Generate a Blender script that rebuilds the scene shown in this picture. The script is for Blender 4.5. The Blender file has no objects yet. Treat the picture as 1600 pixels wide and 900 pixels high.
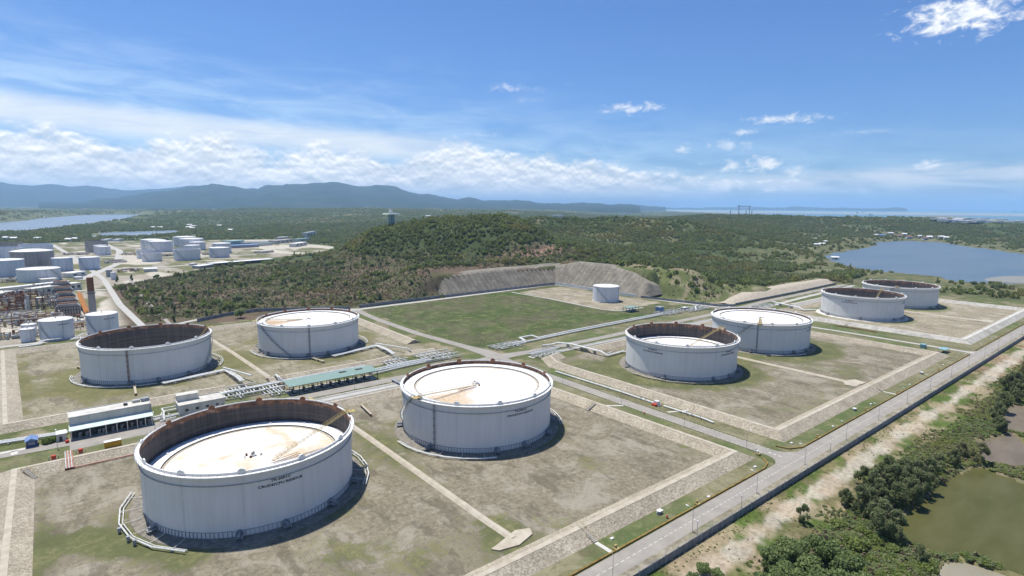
import bpy, math, random
import numpy as np
from mathutils import Vector, Matrix
random.seed(7); rng=np.random.default_rng(11)
HAZE_D=5.0e-5; SKY_S=.07; SUN_E=4.8; EXPO=0.3
sc=bpy.context.scene
COL=bpy.data.collections.new('Site'); sc.collection.children.link(COL)
PI=math.pi
def R(a): return math.radians(a)

# ------------------------------------------------------------------ camera (surveyed from the eight equal tanks)
F,CH,PIT,ROLL,YAW=896.335,102.587,0.142333,0.006772,R(39.0)
def _rot(x,y,z):
    return Vector((x*math.cos(YAW)+y*math.sin(YAW), -x*math.sin(YAW)+y*math.cos(YAW), z))
_r=_rot(1,0,0); _u=_rot(0,math.sin(PIT),math.cos(PIT)); _d=_rot(0,math.cos(PIT),-math.sin(PIT))
_r2=_r*math.cos(ROLL)+_u*math.sin(ROLL); _u2=-_r*math.sin(ROLL)+_u*math.cos(ROLL)
cam_d=bpy.data.cameras.new('camera'); cam=bpy.data.objects.new('camera',cam_d); COL.objects.link(cam)
cam_d.sensor_width=36; cam_d.lens=36*F/1600; cam_d.clip_start=1; cam_d.clip_end=250000
m=Matrix.Identity(4)
for i in range(3): m[i][0]=_r2[i]; m[i][1]=_u2[i]; m[i][2]=-_d[i]
m[0][3]=0; m[1][3]=0; m[2][3]=CH
cam.matrix_world=m; sc.camera=cam
def G(px,py,z=0.0):
    """survey helper: the ground point (height z) seen at a pixel of the 1600x900 photograph"""
    D=_d+_r2*((px-800)/F)-_u2*((py-450)/F); t=(z-CH)/D.z
    return (D.x*t,D.y*t)
def GD(px,dist):
    """ground point at a given distance in the direction of column px"""
    D=_d+_r2*((px-800)/F); l=math.hypot(D.x,D.y)
    return (D.x/l*dist,D.y/l*dist)

# ------------------------------------------------------------------ materials
def new_mat(name):
    m=bpy.data.materials.new(name); m.use_nodes=True; nt=m.node_tree
    return m,nt,nt.nodes['Principled BSDF']
def N(nt,t,**k):
    n=nt.nodes.new(t)
    for a,b in k.items():
        if a.startswith('i_'):
            key=a[2:]; key=int(key) if key.isdigit() else key.replace('_',' ')
            n.inputs[key].default_value=b
        else: setattr(n,a,b)
    return n
def L(nt,a,b): nt.links.new(a,b)
def c4(c): return (c[0],c[1],c[2],1)
def coords(nt,world=False):
    if world:
        return N(nt,'ShaderNodeNewGeometry').outputs['Position']
    return N(nt,'ShaderNodeTexCoord').outputs['Object']
def noise(nt,vec,scale,detail=4,rough=.55,stretch=None,dist=0):
    if stretch:
        mp=N(nt,'ShaderNodeMapping'); mp.inputs['Scale'].default_value=stretch; L(nt,vec,mp.inputs['Vector']); vec=mp.outputs[0]
    n=N(nt,'ShaderNodeTexNoise'); n.inputs['Scale'].default_value=scale; n.inputs['Detail'].default_value=detail
    n.inputs['Roughness'].default_value=rough; n.inputs['Distortion'].default_value=dist
    L(nt,vec,n.inputs['Vector']); return n.outputs['Fac']
def ramp(nt,fac,stops,interp='LINEAR'):
    r=N(nt,'ShaderNodeValToRGB'); r.color_ramp.interpolation=interp; e=r.color_ramp.elements
    while len(e)<len(stops): e.new(.5)
    for x,(p,c) in zip(e,stops):
        x.position=p; x.color=c4(c) if hasattr(c,'__len__') else (c,c,c,1)
    L(nt,fac,r.inputs[0]); return r.outputs[0]
def mix(nt,fac,a,b,mode='MIX'):
    n=N(nt,'ShaderNodeMix',data_type='RGBA',blend_type=mode)
    if isinstance(fac,(int,float)): n.inputs[0].default_value=fac
    else: L(nt,fac,n.inputs[0])
    for i,x in ((6,a),(7,b)):
        if hasattr(x,'links'): L(nt,x,n.inputs[i])
        else: n.inputs[i].default_value=c4(x) if hasattr(x,'__len__') else (x,x,x,1)
    return n.outputs[2]
def mth(nt,op,a,b=None,clamp=False):
    n=N(nt,'ShaderNodeMath',operation=op,use_clamp=clamp)
    for i,x in enumerate((a,b)):
        if x is None: continue
        if hasattr(x,'links'): L(nt,x,n.inputs[i])
        else: n.inputs[i].default_value=x
    return n.outputs[0]
def bump(nt,bs,h,strength=.4,dist=.1):
    b=N(nt,'ShaderNodeBump'); b.inputs['Strength'].default_value=strength; b.inputs['Distance'].default_value=dist
    L(nt,h,b.inputs['Height']); L(nt,b.outputs[0],bs.inputs['Normal'])
def two(name,a,b,scale=1.0,rough=.9,detail=5,lo=.35,hi=.65,stretch=None,metal=0,bmp=0,bd=.05,spec=.3,world=False):
    m,nt,bs=new_mat(name); v=coords(nt,world); f=noise(nt,v,scale,detail,stretch=stretch)
    L(nt,ramp(nt,f,[(lo,a),(hi,b)]),bs.inputs['Base Color'])
    bs.inputs['Roughness'].default_value=rough; bs.inputs['Metallic'].default_value=metal
    bs.inputs['Specular IOR Level'].default_value=spec
    if bmp: bump(nt,bs,f,bmp,bd)
    return m
M={}
def mat_white_paint():
    m,nt,bs=new_mat('tank_white_paint'); v=coords(nt)
    streak=noise(nt,v,1.0,5,.6,stretch=(.9,.9,.05)); patch=noise(nt,v,.12,4)
    c=ramp(nt,streak,[(.25,(.655,.64,.61)),(.5,(.70,.69,.665)),(.7,(.73,.72,.70))])
    c=mix(nt,mth(nt,'MULTIPLY',ramp(nt,patch,[(.4,0),(.75,1)]),.25),c,(.55,.52,.46))
    L(nt,c,bs.inputs['Base Color']); bs.inputs['Roughness'].default_value=.55
    sz=N(nt,'ShaderNodeSeparateXYZ'); L(nt,v,sz.inputs[0]); sm=mth(nt,'PINGPONG',sz.outputs[2],1.22); seam=ramp(nt,sm,[(0,.90),(.03,1.0),(1,1.0)]); c=mix(nt,.6,c,seam,'MULTIPLY'); L(nt,c,bs.inputs['Base Color'])
    return m
M['white']=mat_white_paint()
M['white2']=two('white_pipe_paint',(.50,.50,.47),(.72,.72,.68),.8,.5,3)
M['rim']=two('rim_walkway_paint',(.66,.64,.58),(.80,.80,.78),1.5,.6,4)
def mat_inner(rust):
    m,nt,bs=new_mat('inner_shell_steel'); v=coords(nt); sx=N(nt,'ShaderNodeSeparateXYZ'); L(nt,v,sx.inputs[0])
    s=noise(nt,v,1.0,6,.65,stretch=(.8,.8,.035)); b=noise(nt,v,.35,4,stretch=(1,1,1.5)); rings=noise(nt,v,.5,3,stretch=(.05,.05,1.6))
    c=ramp(nt,s,[(.25,(.022,.018,.017)),(.5,(.05,.043,.041)),(.75,(.095,.078,.07))])
    c=mix(nt,ramp(nt,rings,[(.45,0),(.7,.45)]),c,(.13,.11,.10))
    band=mth(nt,'ADD',sx.outputs[2],mth(nt,'MULTIPLY',mth(nt,'SUBTRACT',s,.5),rust))
    top=ramp(nt,mth(nt,'MULTIPLY',band,1/24.),[((19.0)/24,0),((20.1)/24,1)])
    rc=ramp(nt,b,[(.3,(.07,.032,.02)),(.5,(.17,.078,.038)),(.62,(.30,.15,.085)),(.75,(.30,.25,.21))])
    L(nt,mix(nt,top,c,rc),bs.inputs['Base Color']); bs.inputs['Roughness'].default_value=.8
    return m
M['inner']=mat_inner(4.0); M['inner_rusty']=mat_inner(14.0)
def mat_deck(name,stain,la=None,k=1.0):
    m,nt,bs=new_mat(name); v=coords(nt); f=noise(nt,v,.09,7,.65,dist=.6); g=noise(nt,v,.9,6,.6)
    c=ramp(nt,f,[(.22,(.42,.27,.13)),(.22+stain,(.66,.56,.43)),(.32+stain,(.82,.80,.76)),(.9,(.86,.85,.82))])
    c=mix(nt,ramp(nt,g,[(.55,0),(.8,.35)]),c,(.6,.5,.36))
    sx=N(nt,'ShaderNodeSeparateXYZ'); L(nt,v,sx.inputs[0])
    pj=mth(nt,'ABSOLUTE',mth(nt,'SINE',mth(nt,'MULTIPLY',mth(nt,'ARCTAN2',sx.outputs[1],sx.outputs[0]),18.0))); c=mix(nt,.5,c,ramp(nt,pj,[(0,.86),(.05,1),(1,1)]),'MULTIPLY')
    if la is not None:
        dx,dy=math.cos(R(la)),math.sin(R(la)); al=mth(nt,'ADD',mth(nt,'MULTIPLY',sx.outputs[0],dx),mth(nt,'MULTIPLY',sx.outputs[1],dy)); ac=mth(nt,'ABSOLUTE',mth(nt,'ADD',mth(nt,'MULTIPLY',sx.outputs[0],-dy),mth(nt,'MULTIPLY',sx.outputs[1],dx)))
        wdg=mth(nt,'SUBTRACT',mth(nt,'MULTIPLY',al,.055),mth(nt,'MULTIPLY',ac,.085)); wdg=mth(nt,'ADD',wdg,mth(nt,'MULTIPLY',mth(nt,'SUBTRACT',f,.5),2.2))
        c=mix(nt,mth(nt,'MULTIPLY',ramp(nt,wdg,[(.05,0),(.55,.8),(1,1)]),k),c,ramp(nt,g,[(.3,(.38,.24,.11)),(.7,(.62,.47,.28))]))
    L(nt,c,bs.inputs['Base Color']); bs.inputs['Roughness'].default_value=.5
    return m
M['deck']=mat_deck('roof_deck_paint',.11); M['deck2']=mat_deck('roof_deck_paint_stained',.20,-30,.7); M['deck_t2']=mat_deck('roof_deck_paint_stained_wedge',.12,205,.9); M['deck_t4']=mat_deck('roof_deck_paint_orange_wedge',.12,172,1.0); M['deck_t6']=mat_deck('roof_deck_paint_patchy',.16,225,.5)
M['pontoon']=two('pontoon_paint',(.70,.69,.66),(.85,.85,.84),.6,.5,5)
M['rust']=two('rusty_steel',(.10,.04,.02),(.30,.14,.07),1.2,.85,5)
M['yellow']=two('faded_yellow_paint',(.33,.25,.09),(.50,.40,.17),1.3,.6,4)
M['yellow2']=two('container_yellow',(.45,.27,.02),(.60,.36,.03),.8,.5,3)
M['rail']=two('galvanised_rail',(.30,.30,.29),(.48,.48,.46),2,.5,3,metal=.3)
M['dark']=two('dark_steel',(.03,.03,.032),(.08,.08,.08),1,.6,4)
M['grey']=two('grey_steel',(.20,.21,.22),(.34,.35,.36),1,.6,4)
M['blue']=two('blue_roof_sheet',(.13,.20,.36),(.19,.28,.46),.7,.5,3)
M['bluewall']=two('blue_hut_wall',(.04,.06,.16),(.07,.09,.22),.7,.6,3)
M['teal']=two('teal_paint',(.18,.32,.34),(.25,.40,.42),.7,.6,3)
M['green_roof']=two('green_roof_sheet',(.17,.25,.21),(.22,.31,.26),.5,.5,3,stretch=(1,4,1))
M['pale_roof']=two('pale_green_roof_sheet',(.46,.54,.48),(.58,.65,.58),.5,.5,3)
M['concrete']=two('concrete',(.30,.28,.24),(.46,.43,.37),.25,.9,7,bmp=.2)
M['pale_conc']=two('pale_concrete',(.44,.42,.37),(.60,.57,.50),.3,.9,6)
M['wallpaint']=two('cream_wall_paint',(.50,.48,.42),(.64,.62,.56),.4,.8,5,stretch=(1,1,.3))
M['red']=two('red_paint',(.42,.04,.02),(.60,.09,.05),1,.5,3)
M['redpipe']=two('faded_red_pipe',(.40,.13,.08),(.60,.30,.22),1,.6,4)
M['letter']=two('black_lettering',(.012,.012,.015),(.03,.03,.035),3,.6,2)
M['fence']=two('fence_panel',(.16,.165,.18),(.27,.275,.29),.35,.85,6,stretch=(1,1,.4))
M['fencepost']=two('fence_post_concrete',(.36,.36,.35),(.5,.5,.48),1,.85,3)
M['drain']=two('ochre_drain_kerb',(.14,.09,.02),(.26,.18,.05),.4,.9,6)
M['roofwhite']=two('white_roof_sheet',(.60,.59,.57),(.76,.75,.72),.4,.6,4)
M['roofred']=two('brick_roof',(.20,.10,.07),(.30,.16,.12),.4,.8,4)
M['brown_tank']=two('weathered_tank_paint',(.28,.25,.23),(.38,.35,.33),.3,.7,5,stretch=(1,1,.15))
M['bluetank']=two('pale_blue_tank_paint',(.50,.55,.62),(.62,.66,.72),.3,.6,5,stretch=(1,1,.15))
M['whitetank']=two('white_tank_paint',(.60,.61,.63),(.72,.72,.73),.3,.6,5,stretch=(1,1,.15))
M['orange']=two('orange_rust_conveyor',(.35,.14,.03),(.50,.22,.06),.5,.7,4)
def mat_riprap(name,a,b,c,scale=1.1):
    m,nt,bs=new_mat(name); v=coords(nt)
    vo=N(nt,'ShaderNodeTexVoronoi'); vo.inputs['Scale'].default_value=scale; L(nt,v,vo.inputs['Vector'])
    hue=N(nt,'ShaderNodeSeparateColor'); L(nt,vo.outputs['Color'],hue.inputs[0])
    col=ramp(nt,hue.outputs[0],[(0,a),(.5,b),(1,c)])
    gap=ramp(nt,vo.outputs['Distance'],[(.45,1),(.85,.68)])
    big=noise(nt,v,.09,6,.6); big2=ramp(nt,big,[(.3,(.78,.75,.70)),(.7,(1.12,1.1,1.06))])
    col=mix(nt,1.0,col,gap,'MULTIPLY'); col=mix(nt,1.0,col,big2,'MULTIPLY')
    dirt=noise(nt,v,.45,6,.65); col=mix(nt,ramp(nt,dirt,[(.60,0),(.78,.35)]),col,(.16,.15,.08))
    L(nt,col,bs.inputs['Base Color']); bs.inputs['Roughness'].default_value=.95
    bump(nt,bs,vo.outputs['Distance'],.5,.25)
    return m
M['riprap']=mat_riprap('stone_pitching',(.30,.26,.195),(.375,.33,.255),(.46,.41,.325),1.6)
M['crest']=two('crest_path_concrete',(.36,.31,.235),(.46,.41,.32),.3,.9,6)
M['bundsoil']=two('mortared_bund_facing',(.34,.29,.22),(.45,.39,.30),.35,.95,8,bmp=.3)
M['apron']=two('tank_apron_gravel',(.15,.135,.11),(.25,.225,.18),.6,.95,7,bmp=.3)
def mat_slope(ax):
    m,nt,bs=new_mat('shotcrete_slope'); v=coords(nt,True); f=noise(nt,v,.10,7,.65); s=noise(nt,v,1.0,5,.6,stretch=(.35,.35,.03))
    c=ramp(nt,f,[(.3,(.13,.11,.085)),(.5,(.195,.17,.13)),(.7,(.27,.24,.185))])
    sx=N(nt,'ShaderNodeSeparateXYZ'); L(nt,v,sx.inputs[0])
    t=mth(nt,'ADD',sx.outputs[ax],mth(nt,'MULTIPLY',sx.outputs[1-ax],.25)); saw=mth(nt,'PINGPONG',mth(nt,'ADD',t,mth(nt,'MULTIPLY',f,3.5)),3.6)
    rib=ramp(nt,mth(nt,'MULTIPLY',saw,1/3.6),[(.0,.55),(.22,1),(1,1.10)])
    hz=mth(nt,'PINGPONG',sx.outputs[2],1.6); rh=ramp(nt,mth(nt,'MULTIPLY',hz,1/1.6),[(0,.8),(.2,1),(1,1)])
    c=mix(nt,ramp(nt,noise(nt,v,.06,4,.6),[(.35,.25),(.6,.95)]),c,rib,'MULTIPLY'); c=mix(nt,.5,c,rh,'MULTIPLY')
    c=mix(nt,ramp(nt,s,[(.58,0),(.72,.55)]),c,(.42,.38,.27)); c=mix(nt,ramp(nt,noise(nt,v,.3,6,.7),[(.55,0),(.7,.5)]),c,(.12,.11,.07))
    L(nt,c,bs.inputs['Base Color']); bs.inputs['Roughness'].default_value=.95; bump(nt,bs,f,.6,1.0)
    return m
M['cutA']=mat_slope(0); M['cutB']=mat_slope(1)
def mat_road(name,a,b):
    m,nt,bs=new_mat(name); v=coords(nt,True); f=noise(nt,v,.15,8,.7); g=noise(nt,v,2.5,4)
    c=ramp(nt,f,[(.3,a),(.7,b)]); c=mix(nt,ramp(nt,g,[(.4,0),(.9,.25)]),c,(.12,.115,.105))
    c=mix(nt,ramp(nt,noise(nt,v,.03,5,.6),[(.5,0),(.75,.4)]),c,(.36,.32,.26))
    L(nt,c,bs.inputs['Base Color']); bs.inputs['Roughness'].default_value=.92; bump(nt,bs,g,.15,.03)
    return m
M['road']=mat_road('road_concrete_asphalt',(.23,.208,.175),(.33,.30,.255))
M['road_light']=mat_road('road_light_concrete',(.36,.34,.30),(.47,.45,.40))
M['marking']=two('worn_road_paint',(.33,.32,.28),(.62,.61,.57),2,.8,5,lo=.4,hi=.6)
def mat_yard(name,ga,gb,grass,amount):
    """gravel yard overgrown with grass; 'edge' vertex attribute raises the green at the edges"""
    m,nt,bs=new_mat(name); v=coords(nt,True)
    at=N(nt,'ShaderNodeAttribute',attribute_name='edge')
    big=noise(nt,v,.022,5,.6,dist=.5); mid=noise(nt,v,.09,7,.7,dist=.3); fine=noise(nt,v,.55,9,.82); 
    st=noise(nt,v,.12,6,.7,stretch=(1,.35,1))
    gravel=ramp(nt,mid,[(.3,ga),(.55,tuple((x+y)/2 for x,y in zip(ga,gb))),(.75,gb)])
    gravel=mix(nt,1.0,gravel,ramp(nt,fine,[(.34,(.52,.51,.47)),(.5,1.0),(.64,(1.5,1.5,1.44))]),'MULTIPLY')
    pale=noise(nt,v,.05,8,.72,dist=.8); gravel=mix(nt,ramp(nt,pale,[(.50,0),(.58,.55)]),gravel,tuple(min(1,x*1.32) for x in (gb[0]*.97,gb[1],gb[2]*1.08)))
    gravel=mix(nt,ramp(nt,st,[(.52,0),(.60,.6)]),gravel,tuple(x*.60 for x in ga))
    gsum=mth(nt,'ADD',mth(nt,'ADD',mth(nt,'MULTIPLY',big,.55),mth(nt,'MULTIPLY',mid,.35)),mth(nt,'MULTIPLY',fine,.42))
    gsum=mth(nt,'ADD',gsum,at.outputs['Fac'])
    gm=ramp(nt,gsum,[(.73-amount,0),(.79-amount,1)])
    gc=ramp(nt,mth(nt,'ADD',mth(nt,'MULTIPLY',mid,.5),mth(nt,'MULTIPLY',fine,.5)),[(.35,tuple(x*.75 for x in grass)),(.5,grass),(.62,(.21,.19,.095))])
    L(nt,mix(nt,gm,gravel,gc),bs.inputs['Base Color']); bs.inputs['Roughness'].default_value=.97; bs.inputs['Specular IOR Level'].default_value=.1
    tuft=noise(nt,v,1.7,3,.6); c0=bs.inputs['Base Color'].links[0].from_socket; c0=mix(nt,ramp(nt,tuft,[(.60,0),(.68,.45)]),c0,tuple(x*.8 for x in grass)); L(nt,c0,bs.inputs['Base Color'])
    bump(nt,bs,fine,.3,.06)
    return m
M['yard']=mat_yard('gravel_yard',(.168,.145,.102),(.25,.218,.16),(.108,.115,.05),.02)
M['yard_olive']=mat_yard('gravel_yard_olive',(.19,.17,.115),(.265,.235,.16),(.14,.135,.06),.0)
M['yard_tan']=mat_yard('gravel_yard_tan',(.235,.20,.14),(.31,.27,.195),(.13,.15,.06),-.02)
M['field']=mat_yard('green_field',(.082,.080,.042),(.12,.112,.058),(.055,.085,.022),.10)
M['verge']=mat_yard('verge_grass',(.15,.145,.075),(.20,.175,.105),(.085,.115,.04),.08)
M['dryverge']=mat_yard('dry_verge',(.20,.175,.12),(.29,.26,.19),(.09,.11,.04),.02)

# ------------------------------------------------------------------ mesh helper
class MB:
    def __init__(s): s.v=[]; s.f=[]
    def add(s,vs,fs):
        o=len(s.v); s.v+=[tuple(x) for x in vs]; s.f+=[tuple(i+o for i in f) for f in fs]; return s
    def box(s,c,d,rz=0):
        x,y,z=c; a,b,h=d[0]/2,d[1]/2,d[2]; cs,sn=math.cos(rz),math.sin(rz)
        P=[(x+p*cs-q*sn,y+p*sn+q*cs,z+k) for k in (0,h) for p,q in ((-a,-b),(a,-b),(a,b),(-a,b))]
        return s.add(P,[(3,2,1,0),(4,5,6,7),(0,1,5,4),(1,2,6,5),(2,3,7,6),(3,0,4,7)])
    def prism(s,poly,z0,z1):
        n=len(poly); P=[(p[0],p[1],z0) for p in poly]+[(p[0],p[1],z1) for p in poly]
        return s.add(P,[tuple(range(n-1,-1,-1)),tuple(range(n,2*n))]+[(i,(i+1)%n,n+(i+1)%n,n+i) for i in range(n)])
    def cyl(s,c,r,h,n=16,r2=None,a0=0,cap=True):
        r2=r if r2 is None else r2; x,y,z=c
        P=[(x+r*math.cos(a0+2*PI*i/n),y+r*math.sin(a0+2*PI*i/n),z) for i in range(n)]+[(x+r2*math.cos(a0+2*PI*i/n),y+r2*math.sin(a0+2*PI*i/n),z+h) for i in range(n)]
        F=[(i,(i+1)%n,n+(i+1)%n,n+i) for i in range(n)]
        if cap: F+=[tuple(range(n-1,-1,-1)),tuple(range(n,2*n))]
        return s.add(P,F)
    def lathe(s,prof,n=96,a0=0,a1=2*PI):
        full=abs(a1-a0-2*PI)<1e-6; k=n if full else n+1; m=len(prof)
        P=[(r*math.cos(a0+(a1-a0)*i/n),r*math.sin(a0+(a1-a0)*i/n),z) for i in range(k) for r,z in prof]
        F=[]
        for i in range(n):
            j=(i+1)%k
            for q in range(m-1): F.append((i*m+q,j*m+q,j*m+q+1,i*m+q+1))
        return s.add(P,F)
    def tube(s,pts,r,n=6,closed=False):
        pts=[Vector(p) for p in pts]; m=len(pts); P=[]; F=[]
        for i,p in enumerate(pts):
            a=pts[i-1] if (i>0 or closed) else p; b=pts[(i+1)%m] if (i<m-1 or closed) else p
            d1=(p-a).normalized() if (p-a).length>1e-6 else None; d2=(b-p).normalized() if (b-p).length>1e-6 else None
            t=((d1 or d2)+(d2 or d1)).normalized(); k=1.0
            if d1 and d2: k=min(1/max(math.sqrt(max((1+d1.dot(d2))/2,.05)),.3),2.2)
            up=Vector((0,0,1)) if abs(t.z)<.95 else Vector((1,0,0))
            x=t.cross(up).normalized(); y=x.cross(t).normalized()
            bend=((d2 or t)-(d1 or t)); bn=bend.normalized() if bend.length>1e-4 else None
            for q in range(n):
                o=x*math.cos(2*PI*q/n)*r+y*math.sin(2*PI*q/n)*r
                if bn: o=o+bn*(o.dot(bn))*(k-1)
                P.append(p+o)
        for i in range(m if closed else m-1):
            j=(i+1)%m
            for q in range(n): F.append((i*n+q,i*n+(q+1)%n,j*n+(q+1)%n,j*n+q))
        if not closed: F+=[tuple(range(n)),tuple((m-1)*n+q for q in range(n-1,-1,-1))]
        return s.add(P,F)
    def bar(s,a,b,w=.1):
        return s.tube([a,b],w*.7,4)
    def build(s,name,mat,parent=None,smooth=False,loc=None,recentre=False):
        me=bpy.data.meshes.new(name); V=s.v
        if recentre and V:
            A=np.array(V); loc=((A[:,0].min()+A[:,0].max())/2,(A[:,1].min()+A[:,1].max())/2,A[:,2].min()); V=[tuple(x) for x in (A-np.array(loc))]
        me.from_pydata(V,[],s.f); me.update()
        if smooth:
            me.polygons.foreach_set('use_smooth',[True]*len(me.polygons))
            if smooth=='auto': me.set_sharp_from_angle(angle=R(35))
        me.materials.append(M[mat] if isinstance(mat,str) else mat)
        o=bpy.data.objects.new(name,me); COL.objects.link(o)
        if parent: o.parent=parent
        if loc is not None: o.location=loc
        return o
def tag(o,label=None,cat=None,group=None,kind=None):
    if label: o['label']=label
    if cat: o['category']=cat
    if group: o['group']=group
    if kind: o['kind']=kind
    return o
def thing(name,label,cat,loc=(0,0,0),rz=0,group=None):
    o=bpy.data.objects.new(name,None); o.empty_display_size=.5; COL.objects.link(o); o.location=loc; o.rotation_euler=(0,0,rz)
    return tag(o,label,cat,group)
def struct(o): o['kind']='structure'; return o
def dup(o,loc=None,rz=None,label=None,sc_=None,group=None):
    c=o.copy(); COL.objects.link(c)
    if loc is not None: c.location=loc
    if rz is not None: c.rotation_euler=(0,0,rz)
    if sc_ is not None: c.scale=(sc_,sc_,sc_) if isinstance(sc_,(int,float)) else sc_
    if label: c['label']=label
    if group: c['group']=group
    def rec(a,b):
        for ch in a.children:
            d=ch.copy(); COL.objects.link(d); d.parent=b; rec(ch,d)
    rec(o,c); return c
def np_mesh(name,V,Fq,mat,attrs=None,smooth=False,kind=None):
    """numpy mesh; Fq: (n,3) or (n,4) index array"""
    me=bpy.data.meshes.new(name); k=Fq.shape[1]; n=len(Fq)
    me.vertices.add(len(V)); me.vertices.foreach_set('co',np.ascontiguousarray(V,dtype=np.float32).ravel())
    me.loops.add(n*k); me.loops.foreach_set('vertex_index',np.ascontiguousarray(Fq,dtype=np.int32).ravel())
    me.polygons.add(n); me.polygons.foreach_set('loop_start',np.arange(0,n*k,k,dtype=np.int32))
    me.update(calc_edges=True)
    if smooth: me.polygons.foreach_set('use_smooth',np.ones(n,dtype=bool))
    for nm,(tp,arr) in (attrs or {}).items():
        a=me.attributes.new(nm,tp,'POINT'); arr=np.ascontiguousarray(arr,dtype=np.float32)
        a.data.foreach_set('color' if tp=='FLOAT_COLOR' else 'value',arr.ravel())
    me.materials.append(M[mat] if isinstance(mat,str) else mat)
    o=bpy.data.objects.new(name,me); COL.objects.link(o)
    if kind: o['kind']=kind
    return o
def vnoise(x,y,seed=0):
    xi=np.floor(x).astype(np.int64); yi=np.floor(y).astype(np.int64); fx=x-xi; fy=y-yi
    fx=fx*fx*(3-2*fx); fy=fy*fy*(3-2*fy)
    def h(a,b):
        n=(a*374761393+b*668265263+seed*1442695041)&0xffffffff; n=((n^(n>>13))*1274126177)&0xffffffff
        return ((n^(n>>16))&0xffff)/65535.0
    return (h(xi,yi)*(1-fx)+h(xi+1,yi)*fx)*(1-fy)+(h(xi,yi+1)*(1-fx)+h(xi+1,yi+1)*fx)*fy
def fbm(x,y,o=5,seed=0,g=.5):
    s=0;a=1;t=0
    for i in range(o): s=s+a*vnoise(x*2**i,y*2**i,seed+i*7); t+=a; a*=g
    return s/t
def sstep(a,b,x):
    t=np.clip((x-a)/(b-a),0,1); return t*t*(3-2*t)
def seg_dist(u,v,a,b):
    ax,ay=a; bx,by=b; dx,dy=bx-ax,by-ay; l=dx*dx+dy*dy
    t=np.clip(((u-ax)*dx+(v-ay)*dy)/max(l,1e-9),0,1)
    return np.hypot(u-ax-t*dx,v-ay-t*dy)
def poly_sd(u,v,poly):
    """signed distance, negative inside"""
    d=None; inside=np.zeros(u.shape,bool); n=len(poly)
    for i in range(n):
        a=poly[i]; b=poly[(i+1)%n]; q=seg_dist(u,v,a,b); d=q if d is None else np.minimum(d,q)
        c=((a[1]>v)!=(b[1]>v)); 
        with np.errstate(divide='ignore',invalid='ignore'):
            xx=(b[0]-a[0])*(v-a[1])/((b[1]-a[1]) if b[1]!=a[1] else 1e-9)+a[0]
        inside^=(c&(u<xx))
    return np.where(inside,-d,d)
# ------------------------------------------------------------------ terrain
LAGOON=[G(*p) for p in [(1288,401),(1300,396),(1345,389),(1375,383),(1352,379),(1420,376),(1475,379),(1500,384),(1560,391),(1600,397),(1720,410),(1760,452),(1600,443),(1540,442),(1490,440),(1470,432),(1400,426),(1345,421),(1310,412)]]
MUD=[G(*p) for p in [(1535,436),(1560,431),(1600,431),(1660,434),(1660,440),(1600,442),(1545,440)]]
LW1=[G(*p) for p in [(-200,366),(-200,352),(0,348),(45,344),(75,340),(130,336),(190,335),(266,336),(262,339),(205,343),(160,347),(110,352),(60,357),(45,362),(0,364)]]
LW2=[G(*p) for p in [(150,369),(152,364),(200,362),(270,360),(276,364),(215,369)]]
SEA=[G(*p) for p in [(975,326.3),(1010,328.5),(1060,330),(1150,334),(1210,336),(1300,340),(1350,340.5),(1470,337),(1530,341),(1600,346),(1800,352)]]+[GD(2400,90000),GD(1500,110000),GD(1190,110000)]+[G(1130,325.6),G(1040,325.2)]
PA=[(205,60),(221,58),(252,57.5),(289,53),(287,38),(300,10),(225,-14),(212,27),(214,38),(206,44)]
PB=[(299,52),(305,40),(316,20),(350,26),(336,45),(347,52),(322,59)]
PC=[(350,56),(352,47),(400,45),(400,60),(362,61)]
PD=[(190,39),(200,41),(206,36),(209,24),(225,-12),(200,-10)]
FAC=[G(*p) for p in [(-300,600),(-60,560),(0,547),(112,535),(192,507),(175,470),(160,450),(215,440),(330,418),(420,403),(500,396),(525,386),(430,374),(150,377),(-300,392)]]
A1=[(353,565),(534,565)]; TB=[(538,566),(544,540),(547,485),(545,440),(539,411)]
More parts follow.
